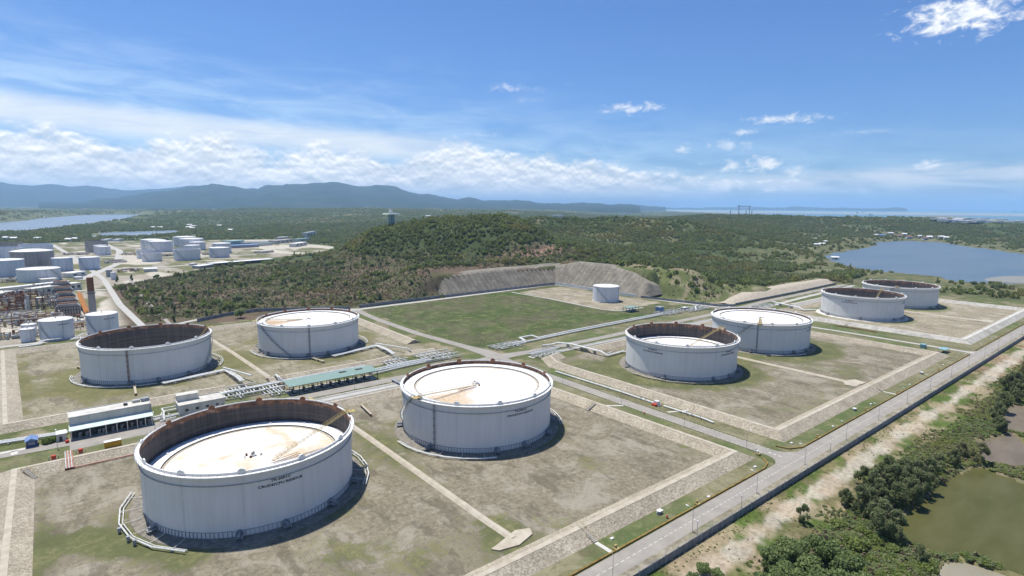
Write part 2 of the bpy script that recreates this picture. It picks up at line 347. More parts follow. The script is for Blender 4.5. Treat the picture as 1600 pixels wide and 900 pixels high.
def terrain(u,v):
    d=np.hypot(u,v)
    h=(62*fbm(u/1500+3,v/1500,5,3)+36*fbm(u/420,v/420,3,9)-28)*sstep(1700,4200,d)
    az=np.degrees(np.arctan2(v,u))-51.0     # + left of view
    h=h+ (30*sstep(3000,5000,d))*sstep(-12,0,az)*sstep(30,14,az)
    h=h*(1-.88*sstep(-3,-12,az)*sstep(1700,3200,d))
    h=h*(1-.6*sstep(7000,12000,d))
    def ridge(a,b,H,w,p=2.0):
        return H*np.exp(-(seg_dist(u,v,a,b)/w)**p)
    wob=1+.35*(fbm(u/90,v/90,4,5)-.5)
    h=np.maximum(h,0)
    h1=ridge((474,902),(592,765),54,100,2.6)*wob+ridge((520,820),(600,740),12,190)
    h1=np.maximum(h1,ridge((610,760),(640,640),36,85)*wob)
    h1=np.maximum(h1,ridge((360,610),(600,625),27,55)*wob)
    h2=ridge((1090,1190),(1330,1000),64,250)*wob
    h2=np.maximum(h2,ridge((760,900),(1000,1200),40,200)*wob)
    h2=np.maximum(h2,ridge((800,760),(1200,700),20,160)*wob)
    h3=ridge((2500,1500),(3100,880),58,480)*wob; h3=np.maximum(h3,ridge((1900,1250),(2500,1500),42,400)*wob)
    h4=ridge((588,540),(592,400),29,42); h4=np.maximum(h4,ridge((595,400),(650,350),11,36))
    h4=np.maximum(h4,ridge((610,348),(830,350),6,18))
    h=h+h1+h2+h3; h=np.maximum(h,h4)
    h=h+1.6*(fbm(u/45,v/45,4,15)-.35)*sstep(560,620,v+0*u)*sstep(0,60,poly_sd(u,v,FAC))
    # flat works area
    sd=poly_sd(u,v,[(-400,88),(1600,88),(1600,250),(840,300),(840,325),(560,318),(545,340),(540,405),(536,563),(345,563),(236,545),(140,590),(60,540),(-400,540)])
    h=h*sstep(0,14,sd)
    h=h*sstep(0,90,poly_sd(u,v,FAC))
    # keep the ground just behind the top of the cut slope level with it
    wt=np.exp(-(seg_dist(u,v,(353,572),(540,572))/12)**4); ht=22+1.5*(fbm(u/30,v/30,3,1)-.5)
    h=np.where(sd>0,h*(1-wt)+ht*wt,h)
    wt=np.exp(-(seg_dist(u,v,(548,560),(551,420))/9)**4); h=np.where(sd>0,h*(1-wt)+(29-.0*u)*wt*1+0*h,h)
    h=np.where(sd<0,0,h)
    # lower land beyond the perimeter fence
    low=sstep(88,62,v)*sstep(-600,-300,u)*(u<1500)
    h=h-low*1.6+low*.8*(fbm(u/14,v/14,4,21)-.5)
    for P,dep,soft in ((LAGOON,2.5,20),(LW1,3,60),(LW2,3,40),(PA,1.5,4),(PB,1.5,4),(PC,1.5,4),(PD,1.5,3)):
        s=poly_sd(u,v,P)+ (fbm(u/(soft*2),v/(soft*2),4,31)-.5)*soft*1.3
        tgt=-2.6 if P in (PA,PB,PC,PD) else -.6
        k=sstep(soft*2.2,soft*.2,s); h=h*(1-k)+(tgt+.5)*k; h=np.where(s<0,tgt-dep,h)
    s=poly_sd(u,v,SEA); h=h*sstep(0,600,s); h=np.where(s<0,-6,h)
    return h-.03
def ground_z(u,v):
    return float(terrain(np.array([float(u)]),np.array([float(v)]))[0])
def ground_hit(px,py,dmin=500,dmax=9000):
    D=_d+_r2*((px-800)/F)-_u2*((py-450)/F); l=math.hypot(D.x,D.y); r=np.geomspace(dmin,dmax,500); u=D.x/l*r; v=D.y/l*r; z=CH+D.z/l*r; h=terrain(u,v); k=np.nonzero(z<=np.maximum(h,-.6))[0]
    i=k[0] if len(k) else 499
    return u[i],v[i],max(h[i],-.6)
def ground_colour(u,v,h):
    d=np.hypot(u,v); n=u.shape
    def C(*c): return np.array(c,dtype=np.float64)
    def mixc(a,b,k): return a*(1-k[...,None])+b*k[...,None]
    n1=fbm(u/60,v/60,5,41); n2=fbm(u/12,v/12,5,42); n3=fbm(u/300,v/300,4,43); n4=fbm(u/4,v/4,3,44)
    col=np.zeros(n+(3,))+C(.055,.075,.03)
    col=mixc(col,C(.10,.115,.05),sstep(.45,.6,n1)*.8)
    col=mixc(col,C(.17,.15,.085),sstep(.56,.66,n3)*sstep(900,1600,d)*.7)
    # scrub land behind the farm
    scr=sstep(1150,820,d)*(v>300)
    sc_c=mixc(np.zeros(n+(3,))+C(.115,.092,.060),C(.088,.088,.042),sstep(.42,.6,n2)); sc_c=mixc(sc_c,C(.135,.098,.068),sstep(.56,.68,n1)); sc_c=mixc(sc_c,C(.085,.10,.04),sstep(.5,.3,n1)*.8)
    hillgreen=sstep(24,40,h)*(v>575)
    col=mixc(col,sc_c,scr*(1-hillgreen))
    # bare red-brown cutting high on the hill
    red=np.exp(-(seg_dist(u,v,(500,652),(612,655))/24)**2)*sstep(.38,.55,n2+.15); col=mixc(col,C(.24,.155,.11),np.clip(red*1.2,0,1))
    br=np.exp(-(seg_dist(u,v,(590,450),(640,360))/62)**4); col=mixc(col,C(.125,.09,.06),np.clip(br,0,1)*.85)
    # refinery ground
    f=poly_sd(u,v,FAC); fac=sstep(8,-8,f)
    fc=mixc(np.zeros(n+(3,))+C(.31,.275,.215),C(.15,.15,.075),sstep(.38,.52,fbm(u/28+7,v/60,4,51))); fc=mixc(fc,C(.45,.41,.33),sstep(.6,.66,fbm(u/60,v/160,3,52)))
    col=mixc(col,fc,fac)
    # site ground
    site=(v>88)*(v<540)*(u>-400)*(u<845)
    col=mixc(col,mixc(np.zeros(n+(3,))+C(.11,.125,.05),C(.22,.19,.12),sstep(.5,.62,n2)),site*1.0)
    # outside the fence
    out=((v<=91)*(u>-500)*(u<1600)).astype(float)
    brush=mixc(np.zeros(n+(3,))+C(.15,.135,.065),C(.085,.12,.03),sstep(.42,.58,n2)); brush=mixc(brush,C(.24,.17,.11),sstep(.60,.70,n1))
    col=mixc(col,brush,out)
    t=sstep(3.9,1.5,np.abs(v-82.2+ (n1-.5)*5)+ (n2-.5)*8+(n4-.5)*4)
    col=mixc(col,C(.41,.365,.285),t*out*.9)
    sand=sstep(.52,.6,fbm(u/9,v/9,4,61))*sstep(68,76,v)*out; col=mixc(col,C(.36,.28,.19),sand*.6)
    for P in (PA,PB,PC,PD):
        s=poly_sd(u,v,P); col=mixc(col,C(.22,.165,.12),np.exp(-((s-1)/3.0)**2)*sstep(.4,.6,n2)*.8)
    s=poly_sd(u,v,LAGOON); marsh=sstep(230,60,s+(n1-.5)*160)*(s>-10); col=mixc(col,mixc(np.zeros(n+(3,))+C(.10,.11,.05),C(.165,.155,.085),sstep(.45,.6,n2)),marsh)
    for P in (LW1,LW2):
        s=poly_sd(u,v,P); col=mixc(col,C(.15,.16,.08),sstep(260,60,s)*.8)
    s=poly_sd(u,v,SEA); col=mixc(col,C(.42,.37,.28),sstep(350,120,s+(n3-.5)*500)*(s>-200)*.7)
    return col
def build_ground():
    a_f=np.linspace(R(51-50),R(51+50),900); a_c=np.linspace(R(51+50),R(51-50+360),70)[1:-1]
    A=np.concatenate([a_f,a_c]); r=[20.0]
    while r[-1]<95000:
        x=r[-1]; g=.011 if x<400 else (.0065 if x<1500 else (.012 if x<6000 else .03)); r.append(x*(1+g) if x>95 else x+8)
    rr=np.array(r); na,nr=len(A),len(rr)
    AA,RR=np.meshgrid(A,rr,indexing='ij'); u=RR*np.cos(AA); v=RR*np.sin(AA); h=terrain(u,v)
    col=ground_colour(u,v,h)
    V=np.stack([u,v,h],-1).reshape(-1,3); V=np.vstack([V,[[0,0,-1.6]]])
    i=np.arange(na)[:,None]; j=np.arange(nr-1)[None,:]; i2=(i+1)%na
    Q=np.stack([i*nr+j,i*nr+j+1,i2*nr+j+1,i2*nr+j],-1).reshape(-1,4)
    c=len(V)-1; cen=np.stack([np.full(na,c),np.arange(na)*nr,((np.arange(na)+1)%na)*nr,((np.arange(na)+1)%na)*nr],-1)
    me_col=np.concatenate([col.reshape(-1,3),[[.1,.1,.05]]]); me_col=np.hstack([me_col,np.ones((len(me_col),1))])
    m,nt,bs=new_mat('ground_soil_and_grass'); at=N(nt,'ShaderNodeAttribute',attribute_name='Col'); v_=coords(nt,True)
    f=noise(nt,v_,.6,7,.75); g=noise(nt,v_,.07,6,.7)
    c1=mix(nt,1.0,at.outputs['Color'],ramp(nt,f,[(.3,.6),(.5,1.0),(.7,1.35)]),'MULTIPLY'); c1=mix(nt,1.0,c1,ramp(nt,g,[(.3,.75),(.7,1.2)]),'MULTIPLY')
    L(nt,c1,bs.inputs['Base Color']); bs.inputs['Roughness'].default_value=1; bs.inputs['Specular IOR Level'].default_value=.05
    bump(nt,bs,f,.6,.3)
    # triangles for the centre fan are written as separate quads with a repeated corner removed
    o=np_mesh('ground',V,Q,m,{'Col':('FLOAT_COLOR',me_col)},smooth=True,kind='structure')
    return o
build_ground()
# small disc under the drone closing the middle of the sheet
MB().prism([(21*math.cos(t*PI/12),21*math.sin(t*PI/12)) for t in range(24)],-1.9,-1.6).build('ground_patch','verge')['kind']='structure'

def smooth_poly(P,n=4):
    for _ in range(n):
        Q=[]
        for i in range(len(P)):
            a=P[i]; b=P[(i+1)%len(P)]
            Q+=[(a[0]*.75+b[0]*.25,a[1]*.75+b[1]*.25),(a[0]*.25+b[0]*.75,a[1]*.25+b[1]*.75)]
        P=Q
    return P
def grow(P,k):
    cx=sum(p[0] for p in P)/len(P); cy=sum(p[1] for p in P)/len(P)
    return [(cx+(x-cx)*k,cy+(y-cy)*k) for x,y in P]
def mat_water(name,c1,c2,rough,scale=.02,spec=.5,bs_=.15,bscale=1.2):
    m,nt,bs=new_mat(name); v=coords(nt,True); f=noise(nt,v,scale,6,.6,stretch=(1,2.5,1))
    L(nt,ramp(nt,f,[(.35,c1),(.65,c2)]),bs.inputs['Base Color']); bs.inputs['Roughness'].default_value=rough; bs.inputs['Specular IOR Level'].default_value=spec
    w=noise(nt,v,bscale,5,.6); bump(nt,bs,w,bs_,.1); return m
M['lagoon']=mat_water('lagoon_water',(.09,.125,.145),(.125,.15,.16),.32,.006)
M['leftwater']=mat_water('pond_water',(.12,.15,.17),(.16,.18,.19),.25,.004)
M['olivepond']=mat_water('olive_pond_water',(.072,.072,.020),(.095,.092,.034),.5,.06,.12,.1,2)
M['brownpond']=mat_water('brown_pond_water',(.13,.105,.075),(.17,.14,.10),.5,.06,.12,.1,2)
M['mudpond']=mat_water('muddy_water',(.24,.215,.15),(.28,.25,.18),.35,.06,.3,.1,2)
def sheet(name,poly,z,mat):
    n=len(poly); me=bpy.data.meshes.new(name); cx=sum(p[0] for p in poly)/n; cy=sum(p[1] for p in poly)/n
    import mathutils
    V=[Vector((p[0]-cx,p[1]-cy,0)) for p in poly]; T=mathutils.geometry.tessellate_polygon([V]); 
    T=[t if (V[t[1]]-V[t[0]]).cross(V[t[2]]-V[t[0]]).z>0 else (t[0],t[2],t[1]) for t in T]
    me.from_pydata([tuple(x) for x in V],[],[tuple(t) for t in T]); me.materials.append(M[mat]); me.update()
    o=bpy.data.objects.new(name,me); COL.objects.link(o); o.location=(cx,cy,z); return struct(o)
sheet('lagoon_water',grow(LAGOON,1.06),-.6,'lagoon')
sheet('marsh_pond_water',[(x,y) for x,y in grow(LW1,1.04)],-.6,'leftwater'); sheet('roadside_pond_water',grow(LW2,1.1),-.6,'leftwater')
sheet('mud_bank',smooth_poly(MUD,3),-.45,'mudpond')
for P,mt,nm in ((PA,'olivepond','fish_pond_water'),(PB,'brownpond','brown_pond_water'),(PC,'brownpond','small_pond_water'),(PD,'mudpond','muddy_pool_water')):
    sheet(nm,grow(P,1.1),-2.6,mt)
# sea: sediment bands by distance from the coast
m,nt,bs=new_mat('sea_water'); at=N(nt,'ShaderNodeAttribute',attribute_name='off'); v_=coords(nt,True)
f=mth(nt,'ADD',at.outputs['Fac'],mth(nt,'MULTIPLY',mth(nt,'SUBTRACT',noise(nt,v_,.0005,5,.6),.5),.08))
L(nt,ramp(nt,f,[(0,(.10,.20,.22)),(.035,(.09,.19,.22)),(.06,(.36,.33,.26)),(.13,(.32,.33,.27)),(.2,(.12,.27,.28)),(.4,(.045,.17,.23)),(1,(.03,.12,.2))]),bs.inputs['Base Color'])
bs.inputs['Roughness'].default_value=.4; M['sea']=m
rr=np.geomspace(4500,92000,160); aa=np.radians(np.linspace(51-56,51-5,200)); AA,RR=np.meshgrid(aa,rr,indexing='ij'); U_=RR*np.cos(AA); V_=RR*np.sin(AA)
sd=poly_sd(U_,V_,SEA); off=np.clip((RR-9000-np.abs(0*RR))/60000,0,1)
i=np.arange(199)[:,None]; j=np.arange(159)[None,:]; Q=np.stack([i*160+j,i*160+j+1,(i+1)*160+j+1,(i+1)*160+j],-1).reshape(-1,4)[:, ::-1]
keep=(sd.reshape(-1)[Q]<900).any(1)
np_mesh('sea_water',np.stack([U_,V_,0*U_-2.0],-1).reshape(-1,3),Q[keep],m,{'off':('FLOAT',off.reshape(-1))},kind='structure')

# ------------------------------------------------------------------ mountains
def elev(px,py,dist):
    D=_d+_r2*((px-800)/F)-_u2*((py-450)/F); return CH+D.z/math.hypot(D.x,D.y)*dist
def azim(px,py=320):
    D=_d+_r2*((px-800)/F)-_u2*((py-450)/F); return math.atan2(D.y,D.x)
def mountains(name,prof,r0,w0,w1,seed,mat):
    pa=np.array([azim(*p) for p in prof])[::-1]; ph=np.array([elev(p[0],p[1],r0) for p in prof])[::-1]
    A=np.linspace(pa[0],pa[-1],620); rr=np.linspace(r0-w0,r0+w1,90); AA,RR=np.meshgrid(A,rr,indexing='ij')
    u=RR*np.cos(AA); v=RR*np.sin(AA)
    wr=(fbm(u/900,v/900,4,seed)-.5)*.02
    H=np.interp(AA,pa,ph); t=(RR-r0)/np.where(RR<r0,w0,w1); t=np.abs(t)
    rid=1-np.abs(2*fbm(AA*r0/1300,RR/3400,5,seed+3)-1); fine=fbm(u/260,v/260,4,seed+5)
    z=H*np.clip(1-t**1.05,0,1)**.9
    z=z*(1-.75*t*(1-rid))+ (fine-.5)*np.minimum(H,260)*.10*(.15+t)*(1-t)
    z=z+ (fbm(A*r0/420,A*0+3,5,seed+9)-.5)[:,None]*110*np.exp(-(t/.25)**2)*np.clip(H/200,0,1)
    z=np.maximum(z,-2)
    n=90; i=np.arange(619)[:,None]; j=np.arange(89)[None,:]; Q=np.stack([i*n+j,i*n+j+1,(i+1)*n+j+1,(i+1)*n+j],-1).reshape(-1,4)[:, ::-1]
    return np_mesh(name,np.stack([u,v,z],-1).reshape(-1,3),Q,mat,smooth=True,kind='structure')
M['mount']=two('forested_mountain',(.022,.034,.022),(.042,.056,.034),.0022,1,6,.35,.65,spec=0,world=True)
mountains('hills_far',[(-330,292),(-200,286),(-60,280),(0,283),(40,289),(90,290),(130,291),(170,294),(210,296),(250,294),(300,291),(360,294),(430,298),(520,304),(600,309),(700,313),(800,316),(880,317.5),(960,319),(1040,322.5)],21000,5000,4000,71,'mount')
mountains('mountain_range',[(60,317),(130,315),(190,308),(235,301),(270,295),(300,291),(330,287),(352,290),(368,290),(384,294),(403,295.5),(415,291),(428,288),(446,286.5),(470,287.5),(500,286.5),(524,285.5),(545,289),(562,292),(578,291),(594,290),(606,291),(620,292.5),(636,299),(655,301.5),(668,302),(682,305),(700,307.5),(715,310.5),(735,308),(750,311),(780,312.5),(830,315),(880,317),(930,318.6),(1000,321.5)],14500,5200,3500,81,'mount')
# distant headland on the sea horizon
hp=[(1010,324.8),(1100,324.4),(1180,324.0),(1220,324.1),(1245,322.9),(1262,322.9),(1290,324.0),(1330,324.9),(1370,325.3),(1400,324.4),(1412,325.2),(1418,327)]
mountains('headland_hills',hp,26000,1500,1500,91,'mount')

# ------------------------------------------------------------------ haze
m=bpy.data.materials.new('haze_air'); m.use_nodes=True; nt=m.node_tree; nt.nodes.clear()
out=N(nt,'ShaderNodeOutputMaterial'); pv=N(nt,'ShaderNodeVolumePrincipled'); pv.inputs['Density'].default_value=HAZE_D
pv.inputs['Color'].default_value=(.45,.70,1.0,1); pv.inputs['Anisotropy'].default_value=.25
L(nt,pv.outputs[0],out.inputs['Volume']); M['haze']=m
hz=MB().box((0,0,-12),(210000,210000,790)).build('haze','haze'); hz['kind']='stuff'; hz['label']='thin blue haze in the air over the whole plain'

# ------------------------------------------------------------------ sky, clouds and sun
SUN=Vector((-1.13,7.34,21.5)).normalized(); EL=math.asin(SUN.z)
w=bpy.data.worlds.new('World'); sc.world=w; w.use_nodes=True; nt=w.node_tree; nt.nodes.clear()
out=N(nt,'ShaderNodeOutputWorld'); bg=N(nt,'ShaderNodeBackground'); L(nt,bg.outputs[0],out.inputs[0])
sky=N(nt,'ShaderNodeTexSky',sky_type='NISHITA'); sky.sun_disc=False; sky.sun_elevation=EL; sky.sun_rotation=math.atan2(SUN.x,SUN.y); sky.altitude=100; sky.air_density=1.0; sky.dust_density=.6; sky.ozone_density=2.0
tc=N(nt,'ShaderNodeTexCoord'); rot=N(nt,'ShaderNodeVectorRotate',rotation_type='Z_AXIS'); rot.inputs['Angle'].default_value=YAW; L(nt,tc.outputs['Generated'],rot.inputs['Vector'])
sp=N(nt,'ShaderNodeSeparateXYZ'); L(nt,rot.outputs[0],sp.inputs[0])
az=mth(nt,'MULTIPLY',mth(nt,'ARCTAN2',sp.outputs[0],sp.outputs[1]),180/PI); el=mth(nt,'MULTIPLY',mth(nt,'ARCSINE',sp.outputs[2]),180/PI)
def vec(a,b,c=0.0):
    n=N(nt,'ShaderNodeCombineXYZ')
    for i,x in enumerate((a,b,c)):
        if hasattr(x,'links'): L(nt,x,n.inputs[i])
        else: n.inputs[i].default_value=x
    return n.outputs[0]
def nz(v,scale,detail=5,rough=.55,dist=0): return noise(nt,v,scale,detail,rough,dist=dist)
def smooth(x,a,b):
    n=N(nt,'ShaderNodeMapRange',interpolation_type='SMOOTHSTEP'); n.inputs[1].default_value=a; n.inputs[2].default_value=b; L(nt,x,n.inputs[0]); return n.outputs[0]
def pix_azel(px,py):
    D=(_d+_r2*((px-800)/F)-_u2*((py-450)/F)).normalized(); a=math.degrees(math.atan2(D.x*math.cos(YAW)-D.y*math.sin(YAW),D.x*math.sin(YAW)+D.y*math.cos(YAW))); return a,math.degrees(math.asin(D.z))
# cloud bank: top edge elevation along azimuth
azn=mth(nt,'ADD',mth(nt,'MULTIPLY',az,1/120.),.5)
edge=[(-60,5.5)]+[pix_azel(*p) for p in [(0,192),(60,190),(120,197),(150,212),(210,224),(250,206),(330,203),(390,220),(430,243),(470,222),(560,228),(620,246),(680,222),(715,216),(770,232),(850,240),(950,250),(1000,262),(1060,268),(1130,262),(1190,262),(1250,270),(1300,283),(1400,298)]]+[(50,0.5)]
fc=N(nt,'ShaderNodeFloatCurve'); cu=fc.mapping.curves[0]; L(nt,azn,fc.inputs['Value'])
pts=[((a/120+.5),e/10) for a,e in edge]
while len(cu.points)<len(pts): cu.points.new(.5,.5)
for p,q in zip(cu.points,pts): p.location=q; p.handle_type='AUTO'
fc.mapping.update(); top=mth(nt,'MULTIPLY',fc.outputs[0],10.0)
def bank(el_):
    v=vec(mth(nt,'MULTIPLY',az,.75),mth(nt,'MULTIPLY',el_,1.25))
    n1=nz(v,.62,10,.60,.05); n0=nz(v,.17,3,.5)
    d=mth(nt,'ADD',mth(nt,'MULTIPLY',mth(nt,'SUBTRACT',top,el_),1.0),mth(nt,'MULTIPLY',mth(nt,'SUBTRACT',n1,.5),4.2))
    return d,n1,n0
d0,n1,n0=bank(el); d1,n1b,_=bank(mth(nt,'ADD',el,.30))
alpha=smooth(d0,-.25,1.35)
lit=mth(nt,'ADD',.62,mth(nt,'MULTIPLY',mth(nt,'SUBTRACT',n1,n1b),2.3)); lit=mth(nt,'ADD',lit,mth(nt,'MULTIPLY',mth(nt,'SUBTRACT',n0,.5),-.7),True)
ccol=ramp(nt,lit,[(.0,(.40,.46,.53)),(.3,(.54,.60,.66)),(.55,(.72,.76,.80)),(.8,(.95,.95,.94)),(1,(1.12,1.10,1.05))])
hor=smooth(el,0.0,2.6); ccol=mix(nt,hor,(.62,.72,.82),ccol)
# broken clouds towards the right: gaps below the edge
gapn=nz(vec(mth(nt,'MULTIPLY',az,.35),mth(nt,'MULTIPLY',el,1.3)),.8,7,.6,.2)
right=smooth(az,10,24); gaps=smooth(mth(nt,'SUBTRACT',gapn,mth(nt,'MULTIPLY',right,.17)),.36,.52)
alpha=mth(nt,'MULTIPLY',alpha,mth(nt,'SUBTRACT',1.0,mth(nt,'MULTIPLY',right,mth(nt,'SUBTRACT',1.0,gaps))))
# cirrus veil
cv=vec(mth(nt,'MULTIPLY',az,.10),mth(nt,'ADD',mth(nt,'MULTIPLY',el,.55),mth(nt,'MULTIPLY',az,.02)))
ci=nz(cv,1.4,7,.6,.6); veil=mth(nt,'MULTIPLY',smooth(mth(nt,'ADD',el,mth(nt,'MULTIPLY',az,.10)),11.5,3.0),smooth(ci,.25,.70))
veil2=mth(nt,'MULTIPLY',smooth(ci,.42,.72),mth(nt,'MULTIPLY',smooth(el,17,7),mth(nt,'ADD',smooth(az,25,-30),.12)))
creamb=mth(nt,'MULTIPLY',smooth(mth(nt,'ABSOLUTE',mth(nt,'ADD',mth(nt,'SUBTRACT',el,6.3),mth(nt,'MULTIPLY',mth(nt,'ADD',az,28),.045))),1.7,.3),smooth(az,2,-14))
low=mth(nt,'MULTIPLY',smooth(mth(nt,'ABSOLUTE',mth(nt,'SUBTRACT',el,mth(nt,'ADD',2.3,mth(nt,'MULTIPLY',mth(nt,'SUBTRACT',az,30),.03)))),1.3,.2),smooth(az,12,28))
skyc=mix(nt,1.0,sky.outputs[0],(SKY_S*.68,SKY_S*1.0,SKY_S*1.50),'MULTIPLY')
c=mix(nt,mth(nt,'MULTIPLY',veil,.62),skyc,(.56,.74,.90)); c=mix(nt,mth(nt,'MULTIPLY',veil2,.17),c,(.55,.70,.88))
c=mix(nt,mth(nt,'MULTIPLY',creamb,mth(nt,'ADD',.35,mth(nt,'MULTIPLY',ci,.6))),c,(.86,.86,.83)); c=mix(nt,mth(nt,'MULTIPLY',low,mth(nt,'MULTIPLY',smooth(ci,.2,.6),.75)),c,(.80,.80,.80))
c=mix(nt,alpha,c,ccol)
# single small clouds
bn=nz(vec(mth(nt,'MULTIPLY',az,.8),mth(nt,'MULTIPLY',el,1.3)),1.1,9,.62,.5); bl=None
for px,py,rx,ry,k in [(1505,22,4.3,1.7,1.0),(1470,42,2.4,.9,.9),(790,136,2.3,.55,.55),(835,140,1.4,.45,.4),(820,156,2.0,.35,.4),(990,169,3.4,.65,.75),(1230,185,3.9,.55,.8),(1163,207,1.5,.42,.7),(1345,206,2.6,.3,.45),(1448,255,1.1,.55,.95),(1490,256,2.2,.35,.5),(1192,256,1.7,.85,1.0),(1145,260,1.3,.7,.9),(1235,268,1.8,.6,.9),(1125,291,2.3,.8,1.0),(1205,297,1.8,.5,.9),(995,296,1.8,.6,.9),(1140,226,2.6,.6,.6),(1068,232,.9,.6,.7),(750,211,2.6,.4,.45),(895,131,1.0,.3,.3)]:
    a,e=pix_azel(px,py); n=N(nt,'ShaderNodeVectorMath',operation='LENGTH'); L(nt,vec(mth(nt,'MULTIPLY',mth(nt,'SUBTRACT',az,a),1/rx),mth(nt,'MULTIPLY',mth(nt,'SUBTRACT',el,e),1/ry)),n.inputs[0])
    x=mth(nt,'MULTIPLY',mth(nt,'ADD',mth(nt,'SUBTRACT',1.0,n.outputs['Value']),mth(nt,'MULTIPLY',mth(nt,'SUBTRACT',bn,.5),3.0)),k); x=mth(nt,'MULTIPLY',smooth(x,.0,1.0),k)
    bl=x if bl is None else mth(nt,'MAXIMUM',bl,x)
c=mix(nt,bl,c,ramp(nt,bn,[(.3,(.62,.70,.80)),(.6,(.93,.93,.92))]))
L(nt,c,bg.inputs['Color']); bg.inputs['Strength'].default_value=1.0
w.cycles.sampling_method='MANUAL'; w.cycles.sample_map_resolution=512
sd_=bpy.data.lights.new('sun','SUN'); sd_.energy=SUN_E; sd_.angle=R(.53); sd_.color=(1,.965,.90); so=bpy.data.objects.new('sun',sd_); COL.objects.link(so)
so.rotation_euler=SUN.to_track_quat('Z','Y').to_euler(); so.location=(0,0,300)
sc.view_settings.view_transform='Standard'; sc.view_settings.look='None'; sc.view_settings.gamma=1; sc.view_settings.use_curve_mapping=False; sc.view_settings.exposure=EXPO
sc.cycles.max_bounces=6; sc.cycles.diffuse_bounces=3; sc.cycles.glossy_bounces=2; sc.cycles.volume_bounces=1; sc.cycles.transparent_max_bounces=6; sc.cycles.caustics_reflective=False; sc.cycles.caustics_refractive=False
sc.cycles.use_denoising=True; sc.cycles.use_adaptive_sampling=True; sc.cycles.adaptive_threshold=.015
# ------------------------------------------------------------------ yards, verges, roads
def grid_sheet(name,poly,z,mat,step=3.0,edge_w=5.0,edge_k=.25,extra=None):
    """flat sheet over a rectangle-like quad; vertex attribute 'edge' rises toward the border"""
    (a,b,c,d)=poly; n=max(2,int(max(math.dist(a,b),math.dist(d,c))/step)); k=max(2,int(max(math.dist(a,d),math.dist(b,c))/step))
    s=np.linspace(0,1,n+1)[:,None,None]; t=np.linspace(0,1,k+1)[None,:,None]
    A,B,Cc,D=[np.array(p,float) for p in (a,b,c,d)]
    P=(A*(1-s)+B*s)*(1-t)+(D*(1-s)+Cc*s)*t
    u,v=P[...,0],P[...,1]; sd=-poly_sd(u,v,[a,b,c,d]); e=np.clip(1-sd/edge_w,0,1)*edge_k
    if extra is not None: e=e+extra(u,v)
    cx,cy=P.reshape(-1,2).mean(0); V=np.stack([u-cx,v-cy,0*u],-1).reshape(-1,3)
    i=np.arange(n)[:,None]; j=np.arange(k)[None,:]; q=k+1
    Q=np.stack([i*q+j,(i+1)*q+j,(i+1)*q+j+1,i*q+j+1],-1).reshape(-1,4)
    o=np_mesh(name,V,Q,mat,{'edge':('FLOAT',e.reshape(-1))},kind='structure'); o.location=(cx,cy,z); return o
def ring_green(cs,r0=41,w=9,k=.12):
    def f(u,v):
        s=0
        for cx,cy in cs:
            r=np.hypot(u-cx,v-cy); s=s+k*np.exp(-((r-r0)/w)**2)
        return s
    return f
T1,T2,T3,T4,T5,T6,T7,T8=(51.7,212.9),(151.7,213.0),(43.3,413.3),(143.6,412.7),(313.6,213.1),(416,213.9),(610.3,213.7),(715.4,214.5)
rg1=ring_green([T1,T2],38,6,.06); rg2=ring_green([T5,T6],44,12,.16); rg4=ring_green([T3,T4],44,14,.10)
def yard1_extra(u,v):
    e=rg1(u,v); e=e+.16*np.exp(-(seg_dist(u,v,(-2,212),(24,178))/7)**2)+.14*np.exp(-(seg_dist(u,v,(-9,120),(-9,265))/4)**2)
    e=e+.10*np.exp(-(seg_dist(u,v,(104,245),(104,125))/7)**2)+.12*np.exp(-(np.hypot(u-108,v-128)/12)**2); return e
def yard2_extra(u,v):
    e=rg2(u,v)+.14*np.exp(-(np.hypot(u-272,v-235)/30)**2)+.12*np.exp(-(np.hypot(u-360,v-128)/14)**2); return e
def yard4_extra(u,v): return rg4(u,v)+.16*np.exp(-(seg_dist(u,v,(-16,360),(-20,500))/5)**2)+.12*np.exp(-(np.hypot(u-0,v-390)/16)**2)+.10*np.exp(-(np.hypot(u-88,v-400)/20)**2)
grid_sheet('gravel_yard',[(-17,117),(214,117),(211,277),(-17,277)],.04,'yard',2,4,.16,yard1_extra)
grid_sheet('gravel_yard',[(250,117),(482,117),(481,277),(250,277)],.04,'yard',2.5,6,.14,yard2_extra)
grid_sheet('gravel_yard',[(546,117),(772,117),(771,277),(546,277)],.04,'yard_tan',4,6,.12,ring_green([T7,T8],42,8,.12))
grid_sheet('gravel_yard',[(-21,340),(210,340),(212,514),(-30,514)],.04,'yard_olive',2.5,6,.10,yard4_extra)
grid_sheet('green_field',[(235,331),(505,331),(509,538),(236,531)],.03,'field',4,1,0)
grid_sheet('tank_pad_ground',[(428,372),(508,372),(509,530),(434,524)],.05,'yard_tan',3,5,.06)
grid_sheet('grass_verge',[(-60,103.2),(221,103.2),(221,112.5),(-60,112.5)],.03,'verge',2,1,0)
grid_sheet('grass_verge',[(236,103.2),(508,103.2),(508,112.5),(236,112.5)],.03,'verge',2,1,0)
grid_sheet('grass_verge',[(516,103.2),(1400,103.2),(1400,112.5),(516,112.5)],.03,'verge',4,1,0)
grid_sheet('dry_verge',[(-60,91.5),(1400,91.5),(1400,95.9),(-60,95.9)],.03,'dryverge',3,1,0)
grid_sheet('grass_verge',[(219,112.5),(226,112.5),(226,285),(216,285)],.035,'verge',2,1,0)
grid_sheet('grass_verge',[(234.5,112.5),(247,112.5),(247,285),(234.5,285)],.035,'verge',2,1,0)
grid_sheet('grass_verge',[(-60,283),(80,283),(80,297),(-60,297)],.035,'verge',2,1,.0)
grid_sheet('grass_verge',[(158,305.5),(215,305.5),(215,322),(158,322)],.035,'verge',2,1,.0)
